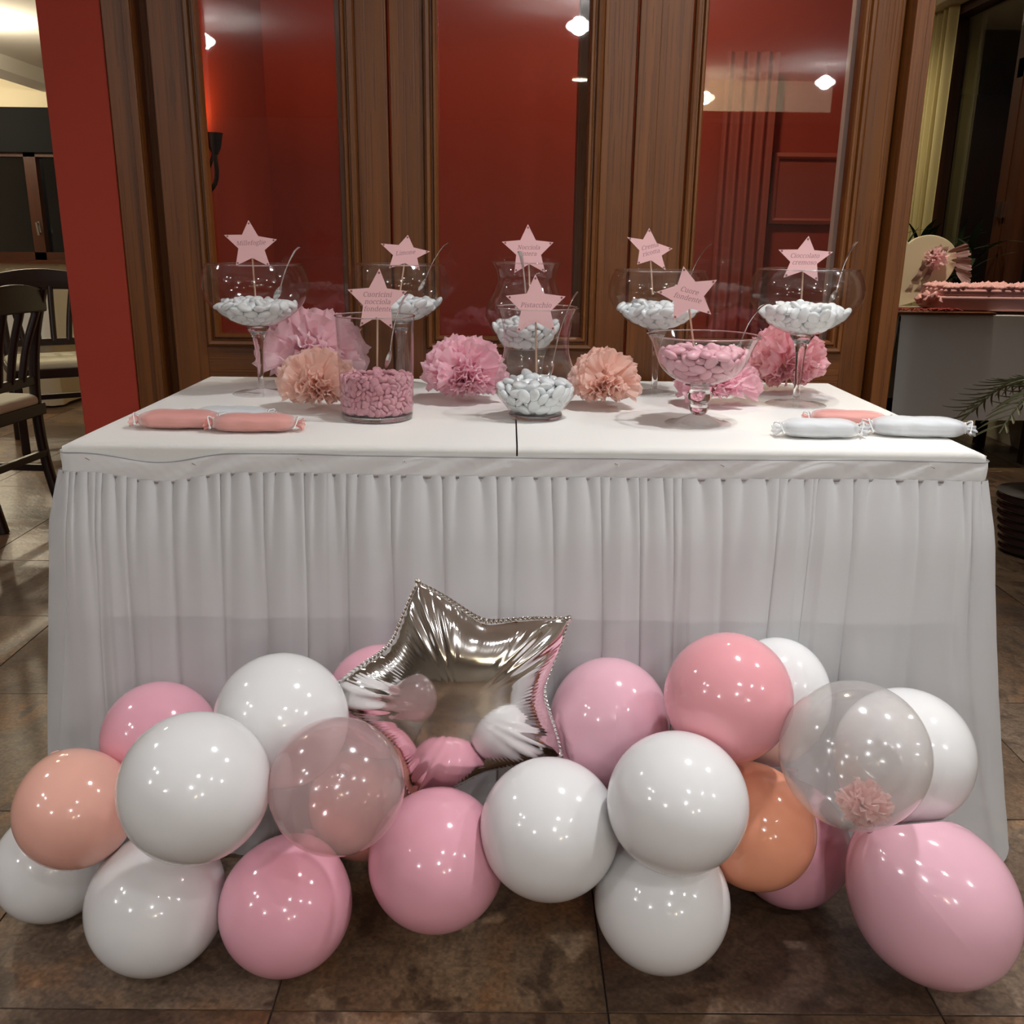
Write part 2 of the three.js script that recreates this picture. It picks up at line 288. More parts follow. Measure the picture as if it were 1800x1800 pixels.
// wall sconce in the lobby
{
  const t = thing('wall_sconce', 'small dark wall sconce glowing orange behind the first glazed door', 'wall lamp', [-0.985, 1.39, -1.06]);
  part('arm', merged([tube([[0, -0.18, 0], [0.05, -0.13, 0], [0.055, -0.04, 0]], 0.007, 12, 6), tube([[0, -0.10, 0], [0.03, -0.09, 0.0], [0.055, -0.03, 0]], 0.005, 12, 6), bx(0.01, 0.16, 0.05, 0, -0.13, 0)]), M.dark, t);
  part('lamp_shade', lathe([[0.008, -0.05], [0.018, -0.03], [0.026, 0.01], [0.028, 0.012]], 20), M.dark, t, 0.055, 0, 0);
  part('bulb', new THREE.SphereGeometry(0.011, 12, 8), std({ color: 0xffffff, emissive: lin(1, 0.35, 0.08), emissiveIntensity: 5 }), t, 0.055, 0.0, 0);
  const l = new THREE.PointLight(lin(1, 0.42, 0.10), 1.0, 0, 2); l.position.set(-0.93, 1.395, -1.06); l.castShadow = true; l.shadow.radius = 0.45; scene.add(l);
}
// framed picture and curtain in the lobby
{
  const t = thing('picture_frame', 'dull red framed picture on the red wall behind the third door', 'picture', [1.19, 1.31, -1.985]);
  part('frame', frameLoft(0.31, 0.225, [[0, 0], [0.0, 0.012], [0.008, 0.016], [0.022, 0.012], [0.024, 0]]), std({ color: lin(0.33, 0.06, 0.035), roughness: 0.5 }), t);
  part('canvas', new THREE.BoxGeometry(0.31, 0.225, 0.01), std({ color: lin(0.28, 0.04, 0.022), roughness: 0.8 }), t);
  const c = thing('curtain', 'narrow dull red curtain beside the picture behind the third door', 'curtain', [0.89, 0, -1.93]);
  part('curtain_panel', grid(60, 4, (u, v) => [(u - 0.5) * 0.2, 0.1 + 1.7 * v, 0.014 * Math.sin(u * 26)]), std({ color: lin(0.30, 0.05, 0.03), roughness: 0.8 }), c);
  const e = structGroup('trim_6'); part('pale_reflection_strip', bx(0.011, CEIL, 0.03, 0.833, CEIL / 2, -0.62, 'y'), std({ color: lin(0.62, 0.5, 0.44), roughness: 0.4 }), e); part('post', bx(0.10, CEIL, 0.03, 0.892, CEIL / 2, -0.625, 'y'), M.wood, e);  // pale strip painted in place of a bright reflection line
}

// ================================================================== CANDY TABLE
const TH = 0.76, TW = 0.8, TD = 0.41;
{
  const t = thing('buffet_table', 'long table under white cloth and skirt, carrying the candy vases', 'table', [0, 0, 0]);
  part('tabletop', bx(1.58, 0.03, 0.8, 0, TH - 0.022, 0, 'x', 0.004), M.wood, t);
  for (const x of [-0.74, -0.06, 0.06, 0.74]) for (const z of [-0.35, 0.35]) part('leg', bx(0.045, TH - 0.04, 0.045, x, (TH - 0.04) / 2, z, 'y', 0.003), M.walnut, t);
}
// two white tablecloths meeting in the middle
for (const s of [-1, 1]) {
  const seam = -0.015, x0 = s < 0 ? -TW : seam + 0.0015, x1 = s < 0 ? seam - 0.0015 : TW, w = x1 - x0, cx = (x0 + x1) / 2, drop = 0.31, th = 0.005, y1 = TH + (s > 0 ? 0.0008 : 0);
  // cross-section front to back: hem, rounded edge, top, rounded edge, hem; waves grow to the hem
  const sec = []; const add = (z, y) => sec.push([z, y]);
  for (let k = 0; k <= 10; k++) add(TD, y1 - 0.01 - drop * (1 - k / 10)); for (let k = 1; k <= 5; k++) { const a = k / 5 * Math.PI / 2; add(TD - 0.01 + 0.01 * Math.cos(a), y1 - 0.01 + 0.01 * Math.sin(a)); }
  for (let k = 1; k <= 24; k++) add(TD - 0.01 - (2 * TD - 0.02) * k / 24, y1); for (let k = 1; k <= 5; k++) { const a = Math.PI / 2 + k / 5 * Math.PI / 2; add(-TD + 0.01 + 0.01 * Math.cos(a), y1 - 0.01 + 0.01 * Math.sin(a)); } for (let k = 1; k <= 6; k++) add(-TD, y1 - 0.01 - drop * k / 6);
  const top = grid(60, sec.length - 1, (u, v) => {
    const [z, y] = sec[Math.round(v * (sec.length - 1))], x = x0 + w * u, d = Math.max(0, y1 - y), wave = d > 0 ? (0.004 * Math.sin(x * 21 + s) + 0.003 * Math.sin(x * 47)) * d / drop : 0.0005 * Math.sin(x * 17 + z * 9);
    const edge = (1 - Math.min(1, Math.min(Math.abs(x - x0), Math.abs(x - x1)) / 0.01)); const outer = (s < 0 ? u : 1 - u) < 0.02 ? edge * 0.006 : 0;
    return [x, y + (Math.abs(z) < TD - 0.011 ? wave : 0) - outer, z + (d > 0 ? Math.sign(z) * (wave + 0.004 * d) : 0), x, v * 1.4];
  });
  const side = grid(40, 10, (u, v) => { const z = -TD + 2 * TD * u; return [s * (TW + (0.003 * Math.sin(z * 31)) * v + 0.002 * v), y1 - 0.006 - drop * v, z, z, v * drop]; });
  const t = single('tablecloth', merged([top, side]), M.cloth, s < 0 ? 'white tablecloth over the table half with the heart-filled vase' : 'white tablecloth over the table half with the pedestal bowl', 'tablecloth');
}
// skirt: satin band pinned round the edge, two layers of gathered tulle
{
  const t = thing('table_skirt', 'white gathered tulle skirt hanging from a satin band around the table', 'table skirt');
  const R = 0.02, X = TW + 0.004, Z = TD + 0.004, L1 = 2 * Z - R, Q = R * Math.PI / 2, L2 = 2 * (X - R), LT = 2 * L1 + 2 * Q + L2;
  const path = (s) => {     // perimeter from the back of the left end, round the front, to the back of the right end
    if (s < L1) return [-X, -Z + s, -1, 0]; s -= L1;
    if (s < Q) { const a = s / R; return [-X + R - R * Math.cos(a), Z - R + R * Math.sin(a), -Math.cos(a), Math.sin(a)]; } s -= Q;
    if (s < L2) return [-X + R + s, Z, 0, 1]; s -= L2;
    if (s < Q) { const a = s / R; return [X - R + R * Math.sin(a), Z - R + R * Math.cos(a), Math.sin(a), Math.cos(a)]; } s -= Q;
    return [X, Z - R - s, 1, 0];
  };
  const n1 = (x, s) => vnoise(x, 0.5, 4096, 4096, s) * 2 - 1;
  const sag = (s) => { const x = path(s)[0]; return 0.006 * n1(s * 3.1 + 40, 5) + 0.0035 * n1(s * 9 + 10, 6) - (x < -0.5 && x > -0.78 ? 0.010 * Math.pow(Math.sin((x + 0.78) / 0.28 * Math.PI), 2) : 0); };
  const bandTop = (s) => TH - 0.013 + Math.min(0.002, sag(s)), BH = 0.04;
  const band = grid(900, 12, (u, v) => {
    const s = u * LT, [x, z, nx, nz] = path(s), k = v * 2, inside = v > 0.5, q = inside ? 2 - k : k, yb = bandTop(s) - BH * q;
    const crum = 0.0034 * n1(s * 26 + q * 2, 71) * Math.sin(q * Math.PI) + 0.0020 * n1(s * 60 + q * 5, 72) * Math.sin(q * 2.9) + 0.0045 * Math.pow(Math.max(0, n1(s * 5.5, 74)), 2) * q;
    const o = (inside ? 0.0006 : 0.0036) + (inside ? 0 : Math.max(-0.002, crum) + 0.0016);
    return [x + nx * o, yb, z + nz * o, s, q * BH];
  });
  part('band', band, M.satin, t);
  for (const [nm, q] of [['gap_shade_strip', 0.015]]) part(nm, grid(900, 2, (u, v) => { const s = u * LT, [x, z, nx, nz] = path(s), o = 0.0066 + 0.0008 * Math.sin(v * Math.PI) + (q > 0.5 ? 0.002 * Math.pow(Math.max(0, n1(s * 5.5, 74)), 2) : 0); return [x + nx * o, bandTop(s) - BH * q - 0.0018 * v, z + nz * o]; }), M.gapShade, t);  // thin grey strip painting the shaded gap along the band top
  const pins = []; for (let k = 0; k < 9; k++) { const s = L1 + Q + 0.03 + k * L2 / 8.6, [x, z, nx, nz] = path(s); pins.push(new THREE.CapsuleGeometry(0.0009, 0.007, 3, 6).rotateZ(1.1).translate(x + nx * 0.006, bandTop(s) - 0.012, z + nz * 0.006)); }
  for (const g of pins) part('pin', g, M.steel, t);
  // folds: cloth that doubles back on itself; each fold has its own width, lean and depth; finer gathers under the band
  const cuts = [0]; while (cuts[cuts.length - 1] < LT + 0.2) cuts.push(cuts[cuts.length - 1] + 0.040 + 0.085 * Math.pow(rnd(), 1.5));
  const phase = (s) => { let i = 0; while (i + 2 < cuts.length && cuts[i + 1] < s) i++; const f = (s - cuts[i]) / (cuts[i + 1] - cuts[i]); return [2 * Math.PI * (i + f), i, f]; };
  const NU = 1700, NV = 24, wide = (s) => 0.35 + 0.65 * vnoise(s * 2.6, 0.5, 4096, 4096, 91);
  part('tulle', grid(NU, NV, (u, v) => {
    const s0 = u * LT, lean = 0.055 * n1(s0 * 5.3 + 7, 23) * v + 0.022 * n1(s0 * 11, 29) * v * v, s = Math.max(0, Math.min(LT - 1e-4, s0));
    const [p, i, f] = phase(s), h = (k) => H2(i + k, 5, 77), amp = (h(0) * (1 - f) + h(1) * f) * 0.8 + 0.35, wl = cuts[i + 1] - cuts[i], grow = 0.25 + 0.75 * Math.pow(v, 0.55), top = Math.exp(-v * 9);
    const A = Math.min(0.020, wl * 0.27) * amp * grow * wide(s), tgt = lean + A * 1.7 * Math.sin(p) + 0.0042 * top * Math.sin(p * 3 + 2 * h(0)), nrm = A * 0.42 * Math.cos(p + 0.5) + 0.0046 * top * Math.cos(p * 3 + h(0)) + 0.0016 * Math.sin(p * 2.3 + v * 2) * v + 0.012 * n1(s0 * 8.5 + 3, 37) * v;
    const [x, z, nx, nz] = path(Math.max(0, Math.min(LT - 1e-4, s + tgt))), fl = 0.095 * (1 + 0.8 * Math.max(0, Math.min(1, (s - L1 - Q - L2 + 0.25) / 0.3)) * v) * (0.16 * Math.min(1, v * 7) + 0.84 * Math.pow(v, 0.9)) * (1 + 0.3 * n1(s * 3.2 + 4, 14)), y0 = bandTop(s) - BH * 0.86;
    const o = 0.004 + fl + nrm + A * 0.45; return [x + nx * o, y0 - (y0 - 0.006 - 0.004 * n1(s * 8, 3)) * v, z + nz * o, s, v * 0.72];
  }), M.tulle, t);
}

// ================================================================== BALLOONS
function balloonGeo(R, stretch, taper = 0.12) {       // long axis y, neck at -y
  const pts = []; const n = 44;
  for (let k = 0; k <= n; k++) { const a = -Math.PI / 2 + Math.PI * k / n, y = Math.sin(a), r = Math.cos(a) * (1 + (y < 0 ? -taper * y * y * 0.35 : 0)); pts.push([R * r, R * stretch * (y < 0 ? y * (1 + taper * y * y) : y)]); }
  pts[0][0] = R * 0.055; return lathe(pts, 72);
}
const knotGeo = mergeGeometries([lathe([[0.004, 0.006], [0.0065, 0.001], [0.005, -0.003], [0.004, -0.005], [0.0075, -0.012], [0.011, -0.016], [0.0105, -0.0165], [0.006, -0.012]], 20)]);
const garland = [];
function balloon(x, y, z, R, colour, label, neck = [0, -0.3, -1], stretch = 1.02, taper = 0.12) { garland.push({ c: V(x, y, z), R, colour, label, neck: V(...neck).normalize(), stretch, taper }); }
function tieGarland() {        // neighbours press a flat face into each other where they touch
  garland.forEach((b, i) => {
    const t = thing('balloon', b.label, 'balloon', b.c.toArray(), 0, 'balloons of the floor garland'); t.quaternion.setFromUnitVectors(V(0, -1, 0), b.neck);
    const g = balloonGeo(b.R, b.stretch, b.taper), p = g.attributes.position, v = V(0, 0, 0), inv = t.quaternion.clone().invert(), cs = STAR.o.worldToLocal(b.c.clone());
    for (let k = 0; k < p.count; k++) {
      v.fromBufferAttribute(p, k).applyQuaternion(t.quaternion).add(b.c);
      garland.forEach((o, j) => { if (j === i) return; const d = o.c.clone().sub(b.c), D = d.length(); if (D > (b.R + o.R) * 1.16) return; d.divideScalar(D); const h = (D * D + b.R * b.R - o.R * o.R) / (2 * D) - 0.0006, q = v.clone().sub(b.c).dot(d) - h; if (q > 0) v.addScaledVector(d, -q); });
      if (cs.length() < 0.4) { STAR.o.worldToLocal(v); const h = Math.hypot(v.x, v.y) < 0.24 ? STAR.h(v.x, v.y) : 0; if (h > 0 && Math.abs(v.z) < 0.2 && (cs.z > 0 ? v.z < h : v.z > -h)) v.z = cs.z > 0 ? h : -h; STAR.o.localToWorld(v); }
      v.y = Math.max(v.y, 0.0008); v.sub(b.c).applyQuaternion(inv); p.setXYZ(k, v.x, v.y, v.z);
    }
    g.computeVertexNormals(); const m = mergeVertices(g.deleteAttribute('uv') && g, 1e-5); m.computeVertexNormals();
    part('balloon_skin', m, LATEX[b.colour], t); part('knot', knotGeo, LATEX[b.colour], t, 0, -b.R * b.stretch * (1 + b.taper) - 0.002, 0);
  });
}
balloon(-0.614, 0.287, 0.578, 0.095, 'pink', 'pink balloon against the tulle behind the large white one', [0.5, -0.6, 0.1]);
balloon(-0.692, 0.255, 0.735, 0.089, 'peach', 'peach balloon at the garland end above a half-hidden white one', [-0.55, 0.3, -0.75], 1.02);
balloon(-0.784, 0.093, 0.651, 0.093, 'white', 'white balloon on the floor under the peach end balloon', [0.6, 0.4, -0.3]);
balloon(-0.451, 0.387, 0.879, 0.101, 'white', 'large white balloon stacked in front between peach and clear ones', [0.1, -0.5, -0.9], 1.0, 0.1);
balloon(-0.571, 0.106, 0.762, 0.105, 'white', 'white balloon on the floor beneath the large white one', [0.2, 0.3, -0.9]);
balloon(-0.375, 0.390, 0.698, 0.102, 'white', 'white balloon beside the silver star tip above the clear one', [0.1, -0.6, -0.3]);
balloon(-0.264, 0.373, 0.851, 0.094, 'clearPink', 'clear pinkish balloon beneath the silver star tip', [-0.1, -0.4, -1], 1.0, 0.1);
balloon(-0.369, 0.104, 0.764, 0.102, 'pink', 'pink balloon on the floor under the clear pinkish one', [0.1, 0.3, -0.9]);
balloon(-0.272, 0.165, 0.575, 0.097, 'peach', 'peach balloon mostly hidden behind the clear pinkish one', [0, -0.5, -0.3]);
balloon(-0.242, 0.352, 0.555, 0.092, 'pink', 'pink balloon mostly hidden behind the silver star', [0, -1, 0]);
balloon(-0.135, 0.176, 0.745, 0.106, 'pink', 'pink balloon hanging under the silver star', [0.1, 0.25, -0.95], 1.02, 0.12);
balloon(0.038, 0.252, 0.770, 0.105, 'white', 'white balloon in front of the star, beside the hanging pink one', [0.05, -0.1, -1], 1.0, 0.1);
balloon(0.145, 0.326, 0.577, 0.101, 'palePink', 'pale pink balloon beside the silver star lower arm', [0, -0.9, 0.1], 1.08);
balloon(0.216, 0.338, 0.830, 0.100, 'white', 'white balloon in front of the coral and orange ones', [0.05, -0.2, -1], 1.0, 0.1);
balloon(0.210, 0.145, 0.796, 0.102, 'white', 'white balloon hanging lowest under another white one', [0.1, 0.5, -0.9]);
balloon(0.313, 0.432, 0.689, 0.098, 'coral', 'coral pink balloon topmost in the garland', [0.0, -0.9, -0.2]);
balloon(0.428, 0.364, 0.560, 0.090, 'white', 'white balloon half hidden behind the topmost coral one', [-0.1, -1, 0.2], 1.15);
balloon(0.472, 0.401, 0.802, 0.105, 'clear', 'clear balloon holding a pink tissue puff', [0.1, -0.9, -0.2], 1.0, 0.1);
balloon(0.607, 0.320, 0.668, 0.107, 'white', 'white balloon behind the clear one with the puff', [-0.3, -0.8, -0.2]);
balloon(0.365, 0.220, 0.715, 0.094, 'orange', 'orange peach balloon under the coral one', [-0.2, 0.4, -0.9], 1.04);
balloon(0.466, 0.104, 0.603, 0.100, 'pink', 'dusky pink balloon on the floor behind the orange peach one', [0, 0.7, -0.2]);
balloon(0.625, 0.146, 0.792, 0.119, 'palePink', 'large pale pink pear-shaped balloon at the garland end', [-0.66, 0.74, 0.02], 1.18, 0.2);

// foil star
const STAR = {};
{
  const t = thing('foil_star_balloon', 'silver foil star balloon leaning on the tulle skirt', 'balloon', [-0.101, 0.405, 0.622]);
  const tips = [[110.6, 0.193], [35.8, 0.207], [-35.4, 0.199], [-111, 0.214], [-179, 0.216]].map(([a, r]) => [a * Math.PI / 180, r]);
  const outline = (th) => {          // radius of the outline in direction th
    for (let i = 0; i < 5; i++) {
      const [a, ra] = tips[i], [b0, rb] = tips[(i + 1) % 5]; let span = (a - b0 + 4 * Math.PI) % (2 * Math.PI), d = (a - th + 4 * Math.PI) % (2 * Math.PI);
      if (d > 2 * Math.PI - 1e-7) d = 0;
      if (d <= span + 1e-9) { const f = d / span, R = ra + (rb - ra) * f, q = Math.abs(2 * f - 1); const w = [0.62, 0.65, 0.71, 0.70, 0.68][i]; return R * (w + (1 - w) * Math.pow(q, 1.8)); }
    }
    return 0.1;
  };
  const N = 110, ext = 0.24, u = new Float32Array(N * N), inD = new Uint8Array(N * N);
  for (let j = 0; j < N; j++) for (let i = 0; i < N; i++) { const x = (i / (N - 1) * 2 - 1) * ext, y = (j / (N - 1) * 2 - 1) * ext; inD[j * N + i] = Math.hypot(x, y) < outline(Math.atan2(y, x)) ? 1 : 0; }
  for (let it = 0; it < 900; it++) for (let j = 1; j < N - 1; j++) for (let i = 1; i < N - 1; i++) { const k = j * N + i; if (inD[k]) u[k] = u[k] + 1.7 * ((u[k - 1] + u[k + 1] + u[k - N] + u[k + N] + 1) / 4 - u[k]); }
  let mx = 0; for (const q of u) mx = Math.max(mx, q);
  const sample = (x, y) => { const fx = (x / ext + 1) / 2 * (N - 1), fy = (y / ext + 1) / 2 * (N - 1), i = Math.floor(fx), j = Math.floor(fy), a = fx - i, b = fy - j, k = j * N + i; return ((u[k] * (1 - a) + u[k + 1] * a) * (1 - b) + (u[k + N] * (1 - a) + u[k + N + 1] * a) * b) / mx; };
  const NT = 900, NS = 44; let arc = 0; const arcs = [], dTip = [];
  for (let k = 0; k <= NT; k++) { const th = k / NT * 2 * Math.PI, r = outline(th); if (k) { const tp = (k - 1) / NT * 2 * Math.PI, rp = outline(tp); arc += Math.hypot(r * Math.cos(th) - rp * Math.cos(tp), r * Math.sin(th) - rp * Math.sin(tp)); } arcs.push(arc); }
  for (let k = 0; k <= NT; k++) { const th = k / NT * 2 * Math.PI, r = outline(th); let m = 9; for (const [a, R] of tips) m = Math.min(m, Math.hypot(r * Math.cos(th) - R * Math.cos(a), r * Math.sin(th) - R * Math.sin(a))); dTip.push(m); }
  const cells = Math.round(arc / 0.0075);
  const face = (sgn) => grid(NT, NS, (q, v) => {
    const k = Math.round(q * NT), th = q * 2 * Math.PI, r = outline(th), s = 1 - Math.pow(1 - v, 1.5), x = r * s * Math.cos(th), y = r * s * Math.sin(th), edge = r * (1 - s);
    let h = 0.062 * Math.pow(Math.max(0, sample(x, y)), 0.56); if (v === 1) h = 0;
    const notch = Math.min(1, dTip[k] / 0.05), w = Math.exp(-Math.pow((edge - 0.016) / 0.017, 2)) * notch, ring = Math.sin(arcs[k] / arc * cells * 2 * Math.PI), big = Math.sin(arcs[k] / arc * 40 * Math.PI + 1.2 * Math.sin(arcs[k] * 50));
    h += w * (0.0003 * ring * Math.pow(vnoise(k * 0.05, 1, 4096, 64, 4), 1.5) * 1.6 + 0.0010 * big * vnoise(k * 0.035, 9, 4096, 64, 6)) * Math.min(1, edge / 0.013);
    let tipf = 0; for (const [a, R] of tips) { const da = Math.atan2(Math.sin(th - a), Math.cos(th - a)), along = R - r * s; if (Math.abs(da) < 0.5) tipf += 0.0024 * Math.cos(da * 34 + a * 3) * Math.exp(-Math.pow((along - 0.05) / 0.05, 2)) * Math.exp(-da * da / 0.05); }
    return [x, y, sgn * (h + tipf * Math.min(1, edge / 0.006))];
  });
  part('foil_front', face(1), M.foil, t); part('foil_back', face(-1), M.foil, t);
  const seam = grid(NT, 2, (q, v) => { const k = Math.round(q * NT), th = q * 2 * Math.PI, r = outline(th) + v * 0.0045; return [r * Math.cos(th), r * Math.sin(th), 0.0012 * Math.sin(arcs[k] / arc * cells * 2 * Math.PI) * v]; });
  part('seam', seam, M.foil, t);
  for (const [a, r] of tips) { const g = new THREE.SphereGeometry(0.0062, 12, 8); g.scale(1.3, 0.9, 0.6); g.rotateZ(a); part('tip', g, M.foil, t, Math.cos(a) * (r + 0.001), Math.sin(a) * (r + 0.001), 0); }
  t.rotation.set(-0.05, 0.03, 0); t.updateMatrixWorld(); STAR.o = t; STAR.h = (x, y) => (Math.hypot(x, y) < outline(Math.atan2(y, x)) + 0.018 ? 0.062 * Math.pow(Math.max(0, sample(x, y)), 0.56) + 0.0075 : 0);
}
tieGarland();

// ================================================================== TISSUE POMPOMS
const petalShapes = [];
for (let k = 0; k < 6; k++) {
  const a = rr(0, 6), b = rr(0, 6), c = rr(5, 9);
  petalShapes.push(grid(11, 7, (q, v) => { const w = q * 2 - 1; return [w * 0.38 * Math.pow(v, 0.6) * (1 - 0.08 * v), v * (1 - 0.14 * w * w - 0.07 * Math.max(0, Math.sin(w * 7 + b))), 0.26 * v * v * (0.6 - w * w * 0.5) + 0.075 * v * v * Math.sin(w * c + a) + 0.055 * v * v * Math.sin(w * 11 + b)]; }));
}
function pompom(x, z, R, h, colour, label, n = 130) {
  const t = thing('tissue_pompom', label, 'pompom', [x, TH + (h < 0.1 ? 0.005 : -0.003), z], rr(0, 6), 'tissue pompoms on the candy table');
  // laid out like a peony: every sheet turns its inner face to the flower's axis
  t.rotation.y = 0; const cy = h * 0.40, axis = V(rr(-0.25, 0.25), 0.22, 1).normalize();
  for (let k = 0; k < n; k++) {
    const c0 = 1 - 1.45 * (k + 0.5) / n, ph = k * 2.39996 + rr(-0.3, 0.3), s0 = Math.sqrt(Math.max(0, 1 - c0 * c0)), e1 = V(1, 0, 0).cross(axis).normalize(), e2 = axis.clone().cross(e1);
    const dir = axis.clone().multiplyScalar(c0).addScaledVector(e1, s0 * Math.cos(ph)).addScaledVector(e2, s0 * Math.sin(ph));
    if (dir.y < -0.62) continue;
    if (k % 6 > 0 && c0 < 0.84 && dir.y > 0.04) {       // an outer sheet, bent back over the ball
      const zA = axis.clone().addScaledVector(dir, -axis.dot(dir)).normalize(), Y = dir.clone().multiplyScalar(0.62).addScaledVector(zA, -0.78).normalize(), X = zA.clone().cross(dir).negate(), Zn = X.clone().cross(Y), R1 = R + (h - cy - R) * dir.y * dir.y;
      const p = part('petal', petalShapes[Math.floor(rnd() * 6)], TISSUE[colour], t, dir.x * R1 * 0.6, cy + dir.y * R1 * 0.6, dir.z * R1 * 0.6); p.quaternion.setFromRotationMatrix(new THREE.Matrix4().makeBasis(X, Y, Zn)); p.rotateY(rr(-0.35, 0.35)); p.scale.set(R * rr(0.9, 1.2), R1 * rr(0.44, 0.56), R * rr(0.7, 1.1));
      continue;
    }
    const p = part('petal', petalShapes[Math.floor(rnd() * 6)], TISSUE[colour], t, dir.x * R * 0.1, cy + dir.y * R * 0.08, dir.z * R * 0.1);
    const zA = axis.clone().addScaledVector(dir, -axis.dot(dir)).normalize(), xA = dir.clone().cross(zA); p.quaternion.setFromRotationMatrix(new THREE.Matrix4().makeBasis(xA, dir, zA)); p.rotateY(rr(-0.7, 0.7));
    const y = dir.y, len = (y > 0 ? R + (h - cy - R) * y * y : R + (cy - R) * Math.min(1, -y * 2.2)) * rr(0.78, 1.0) * 0.97; const room = y < 0.12 ? (cy - 0.024) / Math.max(0.05, 0.18 - y) : 9; const ln = Math.min(len, room); p.scale.set(R * rr(0.95, 1.25) * Math.min(1, ln / len + 0.1) * (y < 0.3 ? 0.62 : 1), ln, R * rr(0.8, 1.2) * Math.min(1, ln / len));
  }
  return t;
}
pompom(-0.498, -0.272, 0.128, 0.172, 'pink', 'large pink tissue pompom behind the stem of the end goblet');
pompom(-0.425, 0.055, 0.080, 0.122, 'peach', 'peach tissue pompom beside the vase of candy hearts');
pompom(-0.127, -0.065, 0.090, 0.140, 'rose', 'bright pink tissue pompom between the heart vase and the flared vase');
pompom(0.172, 0.000, 0.074, 0.126, 'peach', 'peach tissue pompom between the flared vase and the pedestal bowl');
pompom(0.425, -0.050, 0.088, 0.085, 'rose', 'low pink tissue pompom behind the foot of the pedestal bowl');
pompom(0.628, -0.245, 0.092, 0.162, 'coral', 'coral pink tissue pompom behind the goblet at the bag end');

